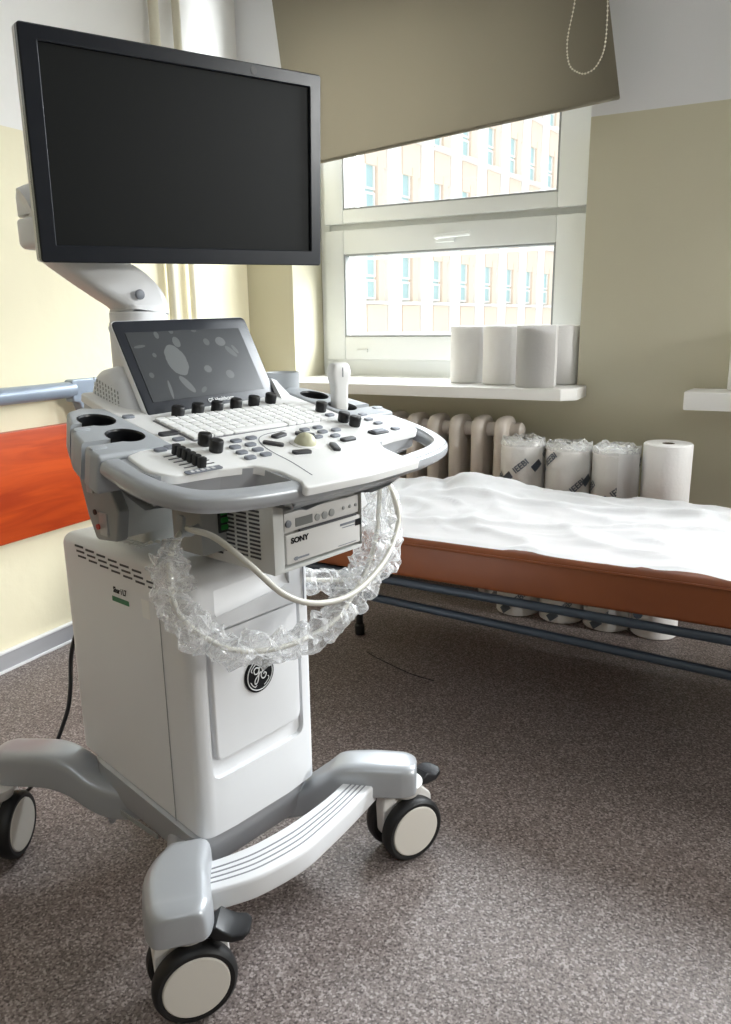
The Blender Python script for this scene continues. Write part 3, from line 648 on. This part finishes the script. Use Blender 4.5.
# ---- casters
def caster(a, b, ax, pedal=True, pdir=None):
    cr_ = empty('caster'); cr_.parent = um; ax = Vector((*ax, 0)).normalized(); tn = Vector((ax.y, -ax.x, 0))
    C = Vector((a, b, .0662)); Rm = Matrix(((tn.x, 0, ax.x, 0), (tn.y, 0, ax.y, 0), (0, 1, 0, 0), (0, 0, 0, 1)))   # local z = axle
    Rm = Matrix.Translation(C) @ Matrix(((-tn.x, 0, ax.x, 0), (-tn.y, 0, ax.y, 0), (0, 1, 0, 0), (0, 0, 0, 1)))
    for s in (1, -1):
        w_ = Rm @ (I4 if s > 0 else Matrix.Diagonal((1, 1, -1, 1)))
        bm = new(); lathe(bm, [(.030, .016), (.061, .016), (.0645, .019), (.0660, .026), (.0660, .034), (.0635, .041), (.059, .0445), (.0530, .044), (.0525, .040), (.03, .040)], w_, 48, cap=True); wh = fin(bm, 'wheel', 'tire', cr_)
        bm = new(); lathe(bm, [(.0523, .039), (.0520, .0435), (.050, .0452), (.03, .0458), (.002, .046)], w_, 48); fin(bm, 'hub_disc', 'hub', wh)
    bm = new(); prof = rpoly([(-.055, -.015), (.02, -.03), (.060, .01), (.058, .05), (.03, .078), (.03, .090), (-.052, .090), (-.058, .05)], [.02, .02, .02, .02, .006, .0, .0, .02], 5)
    prism(bm, prof, -.0145, .0145, Rm, .004, .004); 
    lathe(bm, [(.030, .062), (.036, .075), (.038, .086)], T(a-tn.x*.0-0, b, .0) @ T(0, 0, 0) @ Matrix.Translation(Vector((0, 0, .07))-Vector((0, 0, 0))) @ T(0, 0, -.0), 24); fin(bm, 'fork', 'fork', cr_)
    if pedal:
        pd = Vector((*pdir, 0)).normalized(); sd = Vector((pd.y, -pd.x, 0))
        PM = Matrix.Translation(C+Vector((0, 0, .074))) @ Matrix(((pd.x, sd.x, 0, 0), (pd.y, sd.y, 0, 0), (0, 0, 1, 0), (0, 0, 0, 1)))
        bm = new(); secs = []
        for x, w2, z0, z1 in ((.005, .016, -.004, .006), (.035, .020, -.004, .010), (.048, .024, -.006, .020), (.058, .025, -.006, .013), (.072, .026, -.007, .006), (.088, .024, -.004, .007), (.097, .014, 0, .007)):
            secs.append([(x, y, z) for y, z in rpoly([(-w2, z0), (w2, z0), (w2, z1), (-w2, z1)], .004, 3)])
        loft(bm, secs, PM); fin(bm, 'brake_pedal', 'pedal', cr_, 45)
caster(-.264, .048, (-.45, -.89), True, (.52, -.62))
caster(.240, .014, (-.32, -.95), True, (.97, -.05))
caster(-.288, .640, (.62, -.78), False)
caster(.262, .640, (.3, -.95), False)
# ---- column between cabinet and console
bm = new(); prism(bm, rect(.20, .12, .02, .01, .40), .66, .86, bt=0); fin(bm, 'column', 'housing', um)
cb_ = []
bm = new(); MZ = Matrix(((0, 0, 1, 0), (1, 0, 0, 0), (0, 1, 0, 0), (0, 0, 0, 1)))
prism(bm, rpoly([(.425, .87), (.30, .87), (.312, .79), (.288, .75), (.300, .696), (.365, .690), (.385, .73), (.405, .80)], [.004, .004, .02, .01, .012, .01, .02, .03]), -.172, -.150, MZ, .004, .004); kb_ = fin(bm, 'support_bracket', 'grey', um)
bm = new(); box(bm, (-.173, .368, .80), (.004, .020, .055), .004); box(bm, (-.173, .335, .722), (.004, .024, .04), .004); fin(bm, 'cover_plate', 'silver', kb_)
bm = new()
for b_, z in ((.372, .80), (.343, .718)): lathe(bm, [(.005, 0), (.005, .003)], T(-.178, b_, z) @ RY(-90), 12)
fin(bm, 'red_screw', 'red', kb_)
bm = new(); lathe(bm, [(.005, 0), (.005, .002)], T(-.177, .352, .742) @ RY(-90), 12); fin(bm, 'black_screw', 'black', kb_)
bm = new(); box(bm, (-.08, .335, .735), (.14, .003, .09), .002); fin(bm, 'rear_plate', 'housing', um)
# ---- console (sloping top): local plane p, q, h
K = 1/math.cos(R(13)); TP = T(0, 0, .845) @ RX(13)
def P2(l): return [(x, y*K) for x, y in l]
CX = .03
def sym(l): return l+[(2*CX-x, y) for x, y in reversed(l)]
left = [(-.293, .122), (-.294, .08), (-.293, .04), (-.285, .002), (-.264, -.034), (-.23, -.052), (-.17, -.064), (-.10, -.071), (-.03, -.075)]
full = sym(left)
path = [Vector((x*1.0, y*K, -.024)) for x, y in full]; path = cat([path[0]]+path[1:-1]+[path[-1]], 5)
bm = new(); # bumper: centreline is inset from the outer outline
mid = CX; cen = [Vector((p.x+(.016 if p.x < mid else -.016)*min(1, abs(p.x-mid)/.26)**2, p.y+.015*max(0, min(1, (.10-p.y)/.12)), -.019)) for p in path]
sweep(bm, cen, rpoly([(-.015, -.009), (.006, -.012), (.0165, .0), (.014, .0165), (-.014, .0165), (-.016, .006)], [.008, .010, .010, .010, .010, .008], 4), TP)
cs = fin(bm, 'console_bumper', 'silver', um, 60)
bm = new(); ub = rpoly(P2([(-.163, .13), (-.275, .115), (-.262, .045), (-.16, .03), (-.105, .012), (-.095, -.055), (.155, -.055), (.165, .012), (.22, .03), (.322, .045), (.335, .115), (.223, .13), (.223, .32), (.21, .40), (-.15, .40), (-.163, .32)]), .008, 4)
rings = [[(x, y, -.003) for x, y in ub], [(x, y, -.038) for x, y in ub]]
for d, z in ((.014, -.052), (.05, -.062)): rings.append([(x, y, z) for x, y in inset(ub, d)])
loft(bm, rings, TP); und = fin(bm, 'console_underbody', 'silver', um)
# white deck
dk = P2([(-.255, .118), (-.262, .062), (-.245, .030), (-.17, .026), (-.115, .018), (-.092, -.015), (-.092, -.058), (-.106, -.081), (.03, -.088), (.166, -.081), (.152, -.058), (.152, -.015), (.175, .018), (.23, .026), (.308, .030), (.326, .062), (.322, .118), (.228, .150), (.226, .30), (.215, .402), (-.155, .402), (-.166, .30), (-.168, .150)])
dk = rpoly(dk, [.01, .018, .02, .03, .02, .02, .01, .006, .3, .006, .01, .02, .02, .03, .02, .018, .01, .012, .01, .01, .01, .01, .012], 5)
bm = new(); prism(bm, dk, -.012, .001, TP, .003, .0); deck = fin(bm, 'control_deck', 'panelw', um)
# raised seam arc around trackball area
bm = new(); sweep(bm, cat([(-.060, -.05*K, .0013), (-.050, .0, .0013), (-.045, .055*K, .0013), (-.03, .095*K, .0013), (.0, .115*K, .0013), (.05, .118*K, .0013)], 6), [(-.0008, -.0004), (.0008, -.0004), (.0008, .0002), (-.0008, .0002)], TP); fin(bm, 'deck_seam', 'seam', deck)
# keyboard
kx0, kx1, ky0, ky1 = -.130, .176, .132*K, .236*K
bm = new(); kpoly = rpoly([(kx0, ky0-.002), (kx1, ky0+.004), (kx1+.0, ky1+.004), (kx0, ky1)], .004); prism(bm, kpoly, -.001, .0016, TP, .0006); kbd = fin(bm, 'keyboard', 'gap', um)
bm = new(); box(bm, (0, 0, 0), (.0188, .0160, .0045), .0012); k0 = fin(bm, 'key', 'key', kbd)
rows, cols = 6, 15; kw = (kx1-kx0-.004)/cols; kh = (ky1-ky0-.002)/rows; first = True
rotp = TP.to_quaternion()
for rr in range(rows):
    off = (0, .0, .004, .008, .0, 0)[rr]; c = 0
    while c < cols:
        span = 6 if (rr == 0 and c == 4) else 1
        o = k0 if first else k0.copy()
        if not first: COL.objects.link(o); o.parent = kbd
        first = False; x = kx0+.003+kw*(c+span/2); y = ky0+.002+kh*(rr+.5)
        o.location = TP @ Vector((x, y, .0035)); o.rotation_mode = 'QUATERNION'; o.rotation_quaternion = rotp; o.scale = ((span*kw-.0026)/.0188, (kh-.0026)/.0160, 1)
        c += span
# knobs
def knob():
    bm = new(); lathe(bm, [(.0095, 0), (.0105, .002), (.0108, .016), (.0095, .0185), (.004, .0192)], n=20)
    return fin(bm, 'knob', 'knob', um, 30)
kn0 = knob(); kn = []
def put(o0, lst, parent, name=None):
    for i, (x, y, *rz) in enumerate(lst):
        o = o0 if i == 0 else o0.copy()
        if i: COL.objects.link(o); o.parent = parent
        m_ = TP @ T(x, y*K, .001) @ RZ(rz[0] if rz else 0); o.location = m_.to_translation(); o.rotation_mode = 'QUATERNION'; o.rotation_quaternion = m_.to_quaternion()
put(kn0, [(-.078, .238), (-.035, .241), (.006, .241), (.051, .244), (.097, .248), (.143, .253), (-.124, .113), (-.127, .083), (.202, .180), (.196, .118), (.197, .092)], um)
# buttons
def btn(nm, w_, d_, h_, m_, r_=None, parent=None):
    bm = new(); prism(bm, rect(w_, d_, r_ or min(w_, d_)*.45), -.001, h_, bt=.0012); o = fin(bm, nm, m_, parent or um); return o
b0 = btn('button', .020, .0115, .0035, 'button')
put(b0, [(-.147, .145), (-.180, .121), (-.200, .117), (-.068, .106), (-.035, .108), (-.089, .084), (-.058, .084), (-.095, .062), (-.063, .062), (-.098, .040), (-.066, .041),
         (.085, .107), (.118, .108), (.108, .087), (.141, .086), (.079, .071), (.114, .063), (.199, .154), (.238, .130), (.268, .133), (.256, .108), (.256, .085), (.262, .049), (-.155, .262)], um)
b1 = btn('dark_button', .034, .013, .004, 'darkbtn'); put(b1, [(-.146, .171), (.018, .100, 12), (-.020, .073, -50), (-.004, .026, -12), (.122, .041), (.068, .022, 60), (.066, .088, -40)], um)
bm = new(); prism(bm, rect(.046, .020, .008), -.001, .003, bt=.001); b2 = fin(bm, 'framed_button', 'darkbtn', um); put(b2, [(.213, .049)], um)
bm = new(); prism(bm, rect(.034, .013, .005), .0, .005, bt=.001); b3 = fin(bm, 'button_face', 'button', b2)
# trackball
bm = new(); lathe(bm, [(.026, 0), (.026, .0015), (.020, .002)], TP @ T(.034, .056*K, .0005), 32); tbr = fin(bm, 'trackball_ring', 'panelw', um)
bm = new(); bmesh.ops.create_uvsphere(bm, u_segments=32, v_segments=20, radius=.0185, matrix=TP @ T(.034, .056*K, .001)); fin(bm, 'trackball', 'ball', tbr, 80)
# sliders
sb = empty('slider_bank'); sb.parent = um
for i in range(6):
    q = .093-i*.0115; bm = new(); box(bm, (-.186, q*K, .0012), (.052, .0022, .001), 0, TP); fin(bm, 'slider_slot', 'slot', sb)
bm = new(); box(bm, (0, 0, .008), (.011, .0085, .016), .002); sl0 = fin(bm, 'slider_cap', 'knob', sb)
put(sl0, [(-.189, .096-i*.0115) for i in range(6)], sb)
bm = new(); prism(bm, rect(.062, .012, .005), 0, .0012, TP @ T(-.192, .030*K, .001) @ RZ(0)); bd = fin(bm, 'dark_badge', 'button', um)
text('LOGIQ' if False else 'LOGIC', .009, 'ink', um, TP @ T(-.192, .030*K, .0024), 'badge_lettering') if False else None
bm = new()
for i in range(5): box(bm, (-.212+.009*i, .030*K, .0025), (.005, .006, .0005), 0, TP)
fin(bm, 'badge_mark', 'inkw', bd)
# cup trays
def tray(sx):
    f = lambda l: [(x, y) if sx < 0 else (2*CX-x, y) for x, y in l]
    pl = rpoly(P2(f([(-.168, .125), (-.166, .31), (-.20, .325), (-.232, .312), (-.250, .275), (-.277, .215), (-.294, .145), (-.294, .125)])), [.008, .01, .01, .03, .03, .02, .01, .006], 5)
    bm = new(); prism(bm, pl, -.055, .003, TP, .006, .006); o = fin(bm, 'cup_tray', 'cupgrey', um)
    cs_ = []
    for q in (.262, .187):
        x = -.211 if sx < 0 else 2*CX+.211
        bm = new(); lathe(bm, [(.029, -.09), (.029, .05)], TP @ T(x, q*K, 0), 32); cs_.append(fin(bm, 'cut', 'dark', um))
        bm = new(); box(bm, (x+(-.05 if sx < 0 else .05), (q-.014)*K, -.01), (.09, .016, .12), 0, TP @ T(0, 0, 0)); cs_.append(fin(bm, 'cut', 'dark', um))
    cut(o, cs_)
    for q in (.262, .187):
        x = -.211 if sx < 0 else 2*CX+.211
        bm = new(); lathe(bm, [(.0275, .0), (.0288, .0035), (.0288, -.045), (.02, -.05), (.018, -.049), (.026, -.044), (.0275, .0)], TP @ T(x, q*K, 0), 32, cap=False); lathe(bm, [(.024, -.046), (.024, -.05)], TP @ T(x, q*K, 0), 24); fin(bm, 'cup_liner', 'black', o)
        bm = new(); hx = -.066-(.0 if q < .2 else -.020); hx = hx if sx < 0 else -hx; box(bm, (x+hx, (q-.034)*K, -.022), (.026, .013, .056), .005, TP); fin(bm, 'cable_hook', 'cupgrey', o)
    return o
trL = tray(-1); trR = tray(1)
bm = new(); lathe(bm, [(.0335, -.03), (.0345, .026), (.0355, .028), (.0335, .029), (.031, .024), (.029, -.028), (.0335, -.03)], T(.272, .352, .922), 32, cap=False); lathe(bm, [(.03, -.02), (.03, -.028)], T(.272, .352, .922), 24); fin(bm, 'gel_cup', 'cupgrey', um)
# hump behind the deck
bm = new(); hp = rpoly([(.268, .888), (.292, .915), (.318, .966), (.340, .984), (.388, .975), (.410, .945), (.415, .86), (.35, .84)], [.004, .01, .02, .03, .03, .03, .02, .02], 5)
prism(bm, hp, -.135, .195, MZ, .022, .022); hm = fin(bm, 'display_plinth', 'white', um, 50)
bm = new()
for i in range(9):
    for j in range(6):
        b_ = .318+.0085*i; z = .902+.0078*j+.0026*i
        box(bm, (-.1352, b_, z), (.0012, .0018, .0050), 0)
fin(bm, 'speaker_slot', 'gasket', hm)
for s in (1,):
    bm = new(); x = CX+s*.172
    loft(bm, [[(x-.016, .26, .900), (x+.016, .26, .900), (x+.016, .41, .88), (x-.016, .41, .88)], [(x-.010, .30, .945), (x+.004, .30, .940), (x+.004, .39, .945), (x-.010, .39, .955)]]); fin(bm, 'plinth_cheek', 'white', hm)
# ---- touch screen
def pose(C, yaw, tilt, roll):
    W_ = Matrix.Translation(C) @ Matrix.Rotation(R(yaw), 4, 'Z') @ Matrix.Rotation(R(tilt), 4, 'X') @ Matrix.Rotation(R(roll), 4, 'Y')
    return UM.inverted() @ W_
TM = pose((-.903, 1.110, .981), 81.04, -26.33, -1.15); TX = TM @ XZ     # XZ: drawing plane facing the user
bm = new(); prism(bm, rect(.31, .1746, .012), -.015, -.002, TX, 0, .005); ts = fin(bm, 'touch_screen', 'white', um)
bm = new(); prism(bm, rect(.308, .1726, .012), -.004, 0, TX, .0015, 0); fin(bm, 'screen_bezel', 'bezel', ts)
def smudge_mat():
    m = mat('touch_glass', S(54, 56, 58), .25); n = N(m); tc = n.new('TexCoord'); sx = n.new('SeparateXYZ'); n.link(tc.outputs['Object'], sx.inputs[0]); tot = None
    nz = n.new('TexNoise'); nz.inputs['Scale'].default_value = 60; n.link(tc.outputs['Object'], nz.inputs['Vector']); wob = n.math('MULTIPLY', n.math('SUBTRACT', nz.outputs['Fac'], .5), .55)
    blobs = [(-.052, .010, .022, .029, 10, 1), (-.037, .043, .008, .010, 0, .8), (-.050, -.036, .007, .020, 35, .9), (-.074, .058, .005, .007, 0, .7), (-.0395, .064, .005, .005, 0, .6), (.013, .063, .006, .003, 0, .4),
             (.032, .040, .007, .007, 0, .6), (.066, .039, .012, .009, 0, .9), (.010, -.0115, .009, .007, 0, .8), (.058, -.026, .010, .008, 0, .7), (-.095, .022, .004, .004, 0, .6), (-.117, -.013, .005, .005, 0, .6), (-.118, .039, .012, .0025, 5, .6), (-.018, -.049, .008, .004, 30, .5), (.083, .018, .015, .006, -45, .5), (.095, .022, .004, .010, 30, .5), (-.09, -.042, .003, .017, -5, .9)]
    for x, y, a, b, ang, s in blobs:
        dx = n.math('SUBTRACT', sx.outputs[0], x); dy = n.math('SUBTRACT', sx.outputs[1], y); ca, sa = math.cos(R(ang)), math.sin(R(ang))
        u = n.math('DIVIDE', n.math('ADD', n.math('MULTIPLY', dx, ca), n.math('MULTIPLY', dy, sa)), a); v = n.math('DIVIDE', n.math('ADD', n.math('MULTIPLY', dx, -sa), n.math('MULTIPLY', dy, ca)), b)
        q = n.math('ADD', n.math('ADD', n.math('MULTIPLY', u, u), n.math('MULTIPLY', v, v)), wob)
        k = n.math('MULTIPLY', n.math('LESS_THAN', q, 1.0), s); tot = k if tot is None else n.math('MAXIMUM', tot, k)
    n.link(n.mix(tot, S(52, 54, 56), S(94, 96, 96)), n.b.inputs['Base Color']); n.b.inputs['Specular IOR Level'].default_value = .3; return m
bm = new(); sc_ = [(-.1361, -.0600), (.1290, -.0620), (.1270, .0644), (-.1361, .0644)]
prism(bm, sc_, .0, .0008); tg = fin(bm, 'touch_glass', smudge_mat(), ts); tg.matrix_local = TX
text('GE Healthcare', .0100, 'inkw', ts, TX @ T(.012, -.0705, .0012), bold=.0001, sx=1.05)
# ---- arm and monitor
bm = new(); prism(bm, rect(.105, .09, .03, -.02, .40), .93, 1.056, bt=.004); prism(bm, rect(.096, .085, .04, -.028, .40), 1.05, 1.072, bt=.003)
ar = fin(bm, 'arm_post', 'white', um)
lw = cat([(-.026, .40, 1.068), (-.026, .402, 1.085), (-.045, .405, 1.108), (-.078, .412, 1.128), (-.11, .43, 1.152), (-.145, .46, 1.185)], 6)
bm = new(); rings = []; k = len(lw)
for i, p in enumerate(lw):
    a, b = lw[max(0, i-1)], lw[min(k-1, i+1)]; t = (b-a).normalized(); s = Vector((0, 1, 0)); u = s.cross(t).normalized(); s = t.cross(u).normalized()
    f = i/(k-1); w1 = .042*(1-f)+.032*f; w2 = .040*(1-f)+.028*f
    rings.append([p+u*x+s*y for x, y in rpoly([(-w1, -w2), (w1, -w2), (w1, w2), (-w1, w2)], .016, 4)])
loft(bm, rings); la = fin(bm, 'lower_arm', 'white', um, 50)
bm = new(); lathe(bm, [(.0085, 0), (.0085, .004), (.006, .005)], T(-.048, .3635, 1.100) @ RX(90) , 16); fin(bm, 'arm_screw', 'button', la)
bm = new(); prism(bm, rect(.085, .09, .03, -.146, .46), 1.174, 1.222, bt=.006, bb=.012); prism(bm, rect(.082, .086, .03, -.146, .46), 1.226, 1.275, bt=.018, bb=0); fin(bm, 'arm_elbow', 'white', um)
bm = new(); tube(bm, [(-.19, .45, 1.24), (-.10, .42, 1.28), (.0, .38, 1.31), (.033, .345, 1.314)], .026, 14); box(bm, (.03, .345, 1.314), (.10, .03, .10), .006, I4); fin(bm, 'upper_arm', 'white', um)
MM = pose((-.894, 1.109, 1.314), 64.32, 4.55, -1.2); MX = MM @ XZ
bm = new(); prism(bm, rect(.52, .3274, .006), -.036, -.014, MX, 0, .010); mo = fin(bm, 'monitor', 'housing', um)
bm = new(); fr = rect(.52, .3274, .006, n=4); inn_ = [(-.2350, -.1380), (.2375, -.1370), (.2360, .1415), (-.2330, .1425)]
op = rpoly(inn_, .001, 4)
rings = [[(x, y, -.016) for x, y in fr], [(x, y, -.002) for x, y in fr], [(x, y, .0) for x, y in inset(fr, .002)], [(x, y, 0) for x, y in inset(op, -.0015)], [(x, y, -.0015) for x, y in op], [(x, y, -.007) for x, y in op]]
loft(bm, rings, MX, cap=False); fin(bm, 'monitor_bezel', 'bezel', mo, 30)
bm = new(); prism(bm, inset(op, -.002), -.010, -.0055, MX); fin(bm, 'monitor_screen', 'screen', mo)
bm = new(); lathe(bm, [(.006, 0), (.006, .0005)], MX @ T(.122, .1525, .0), 20); fin(bm, 'bezel_mark', 'black', mo)
# ---- accessory block, hook and connector
bm = new(); box(bm, (-.098, .160, .745), (.070, .075, .10), .004); hk = fin(bm, 'connector_block', 'gasket', um)
bm = new(); box(bm, (-.088, .1215, .748), (.024, .004, .044), .002); cn = fin(bm, 'connector_port', 'dark', hk)
bm = new()
for i in range(3): box(bm, (-.089, .119, .735+.012*i), (.014, .004, .008), .001)
fin(bm, 'green_terminal', 'greenplug', cn)
bm = new(); tube(bm, [(-.130, .13, .742), (-.150, .128, .738), (-.166, .126, .742)], .007, 10); prism(bm, rect(.018, .036, .008), -.003, .003, T(-.170, .124, .752) @ RY(-80) @ RZ(90), .002, .002); fin(bm, 'cable_hook', 'grey', hk)
# ---- printer shelf housing
bm = new(); box(bm, (.020, .115, .7305), (.206, .205, .117), .003); hs = fin(bm, 'printer_housing', 'housing', um)
bm = new(); box(bm, (.030, .10, .7315), (.184, .21, .107)); cut(hs, [fin(bm, 'cut', 'housing', um)])
bm = new()
for cc in range(3):
    for rr in range(13):
        if rr < 1+cc*0: continue
        box(bm, (-.0834, .055+.030*cc, .688+.0068*rr), (.0012, .024, .0032))
for cc in range(2):
    for rr in range(4): box(bm, (-.0834, .145+.028*cc, .688+.0068*rr), (.0012, .022, .0032))
fin(bm, 'vent_slot', 'slot', hs)

# ================================================================== PRINTER (stands in the housing)
pr = empty('medical_printer', 'grey compact printer in the housing under the console', 'printer', U0, R(77))
PX0, PX1, PZ0, PZ1 = -.057, .120, .682, .766
bm = new(); box(bm, ((PX0+PX1)/2, .120, (PZ0+PZ1)/2), (PX1-PX0, .19, PZ1-PZ0), .003); fin(bm, 'printer_body', 'printer', pr)
bm = new(); box(bm, ((PX0+PX1)/2, .020, .7065), (PX1-PX0-.002, .012, .049), .003); dr = fin(bm, 'paper_door', 'printer', pr)
text('SONY', .0125, 'ink', dr, T(-.027, .0134, .7195) @ XZ, bold=.0004, sx=1.15)
bm = new(); box(bm, (.088, .0138, .7215), (.040, .0006, .004)); box(bm, (.090, .0138, .716), (.034, .0006, .0015)); fin(bm, 'small_print', 'button', dr)
bm = new(); box(bm, (.113, .0135, .7185), (.014, .001, .011)); fin(bm, 'black_label', 'ink', dr)
bm = new(); box(bm, (-.024, .0138, .6895), (.034, .0006, .003)); box(bm, (-.036, .0138, .6895), (.006, .0008, .006)); box(bm, (.085, .0138, .6865), (.045, .0006, .0012)); fin(bm, 'fine_print', 'button', dr)
bm = new(); box(bm, ((PX0+PX1)/2, .022, .7495), (PX1-PX0-.002, .010, .031), .003); cp = fin(bm, 'control_strip', 'printer', pr)
bm = new(); box(bm, (-.013, .0168, .7465), (.038, .001, .014), 0); fin(bm, 'lcd_window', 'lcd', cp)
bm = new(); lathe(bm, [(.006, 0), (.006, .002), (.004, .003)], T(-.048, .0172, .7475) @ XZ, 18); fin(bm, 'power_button', 'button', cp)
for x, z, s in ((.017, .7455, .006), (.034, .7455, .0065), (.051, .7465, .0065), (.080, .7485, .003), (.096, .7485, .003), (.111, .7485, .003)):
    bm = new(); lathe(bm, [(s, 0), (s, .0015), (s*.6, .002)], T(x, .0172, z) @ XZ, 16); fin(bm, 'printer_button', 'gasket', cp)
bm = new(); box(bm, (.042, .0155, .7325), (.135, .004, .003)); fin(bm, 'paper_slot', 'slot', cp)

# ================================================================== PROBE AND CABLES
pb = empty('ultrasound_probe', 'white ultrasound probe standing upright in the right cup of the console', 'probe', (0, 0, 0)); pb.location = UM @ Vector((.272, .195, .868)); pb.rotation_euler = (0, 0, R(60))
bm = new(); rings = []
for z, wx, wy, r_ in ((0, .016, .012, .006), (.02, .0205, .0135, .008), (.045, .0205, .014, .008), (.062, .021, .0145, .008), (.076, .026, .017, .009), (.088, .0275, .018, .009), (.098, .025, .017, .009), (.104, .021, .014, .009), (.1055, .017, .010, .008)):
    rings.append([(x, y, z) for x, y in rect(wx*2*.78, wy*2*.85, min(r_, wy*.8), n=4)])
loft(bm, rings); fin(bm, 'probe_body', 'panelw', pb, 55)
bm = new(); box(bm, (0, -.0155, .088), (.0016, .001, .018)); fin(bm, 'orientation_mark', 'button', pb)
bm = new(); box(bm, (.0205, 0, .087), (.004, .014, .014), .0015); fin(bm, 'side_button', 'gasket', pb)
cbp = [(-.161, .13, .750), (-.167, .1, .750), (-.164, .05, .746), (-.152, -.01, .713), (-.104, -.03, .658), (-.041, -.04, .629), (.047, -.035, .621), (.156, -.01, .644), (.232, .02, .686), (.235, .03, .732), (.220, .04, .770)]
c1 = empty('probe_cable', 'bare ivory cable looping from the side hook in front of the printer', 'cable', U0, R(77))
bm = new(); tube(bm, cbp, .0048, 12); fin(bm, 'cable_jacket', 'cable', c1)
def sleeve(root, pts, r0, seed, amp=.35, n=26, sm=14, radii=None):
    path = cat(pts, sm)
    def rf(i, j, k):
        f = i/(k-1); e = min(1, f*7, (1-f)*7); base = r0 if radii is None else radii(f)
        a = 2*math.pi*j/n
        v = noise.noise(Vector((math.cos(a)*1.4+seed, math.sin(a)*1.4, i*.16)))*amp+noise.noise(Vector((math.cos(a)*3.2, math.sin(a)*3.2+seed, i*.32)))*amp*.7+.18*math.sin(i*1.15+2.2*noise.noise(Vector((i*.2, seed, 0)))+1.2*math.sin(a*2))*amp*2
        return max(.007, base*(.45+.55*e)*(1+v))
    bm = new(); tube(bm, pts, r0, n, sm=sm, caps=False, rf=rf)
    for v in bm.verts:
        q = v.co; v.co = q+Vector((noise.noise(q*42+Vector((seed, 0, 0))), noise.noise(q*42+Vector((0, seed, 5))), noise.noise(q*42+Vector((9, 0, seed)))))*.013
    return fin(bm, 'plastic_sleeve', 'film', root, 18)
slp = [(-.161, .13, .747), (-.205, .1, .728), (-.226, .08, .691), (-.231, .06, .648), (-.202, .04, .605), (-.155, .02, .573), (-.072, .01, .554), (.033, .01, .557), (.101, .02, .585), (.157, .03, .626), (.196, .04, .681), (.218, .05, .768)]
c2_ = empty('sleeved_cable', 'probe cable in a ruffled clear plastic sleeve draped in front of the cabinet', 'cable', U0, R(77))
bm = new(); tube(bm, slp, .0045, 12); fin(bm, 'cable_jacket', 'cable', c2_)
sleeve(c2_, [(-.193, .11, .738), (-.209, .096, .722)]+slp[2:], .024, 3.3, .36, radii=lambda f: .024+.013*max(0, min(1, (f-.72)*5)))
sl2 = [(.150, .24, .566), (.173, .22, .556), (.238, .2, .540), (.285, .16, .540), (.296, .11, .569), (.272, .07, .642), (.255, .06, .765)]
c3 = empty('sleeved_cable', 'second sleeved cable hanging at the right and turning back behind the cabinet', 'cable', U0, R(77))
bm = new(); tube(bm, sl2, .0045, 12); fin(bm, 'cable_jacket', 'cable', c3)
sleeve(c3, sl2, .021, 8.1, .4)
bm = new(); tube(bm, [(-.10, .52, .50), (-.118, .56, .46), (-.128, .585, .40), (-.122, .62, .303), (-.130, .64, .235), (-.16, .69, .12), (-.20, .76, .03), (-.22, .9, .006), (-.18, 1.1, .006)], .0045, 10)
o = fin(bm, 'power_cable', 'black'); o.location = U0; o.rotation_euler = (0, 0, R(77)); tag(o, 'black power cable hanging behind the white cabinet down to the floor', 'cable')
bm = new(); tube(bm, [(-1.075, 2.07, .0015), (-1.03, 2.045, .0015), (-.947, 2.01, .0015), (-.88, 1.985, .0015), (-.80, 1.972, .0015)], .0016, 6); tag(fin(bm, 'thread', 'dark'), 'thin dark thread lying on the floor under the couch', 'thread')
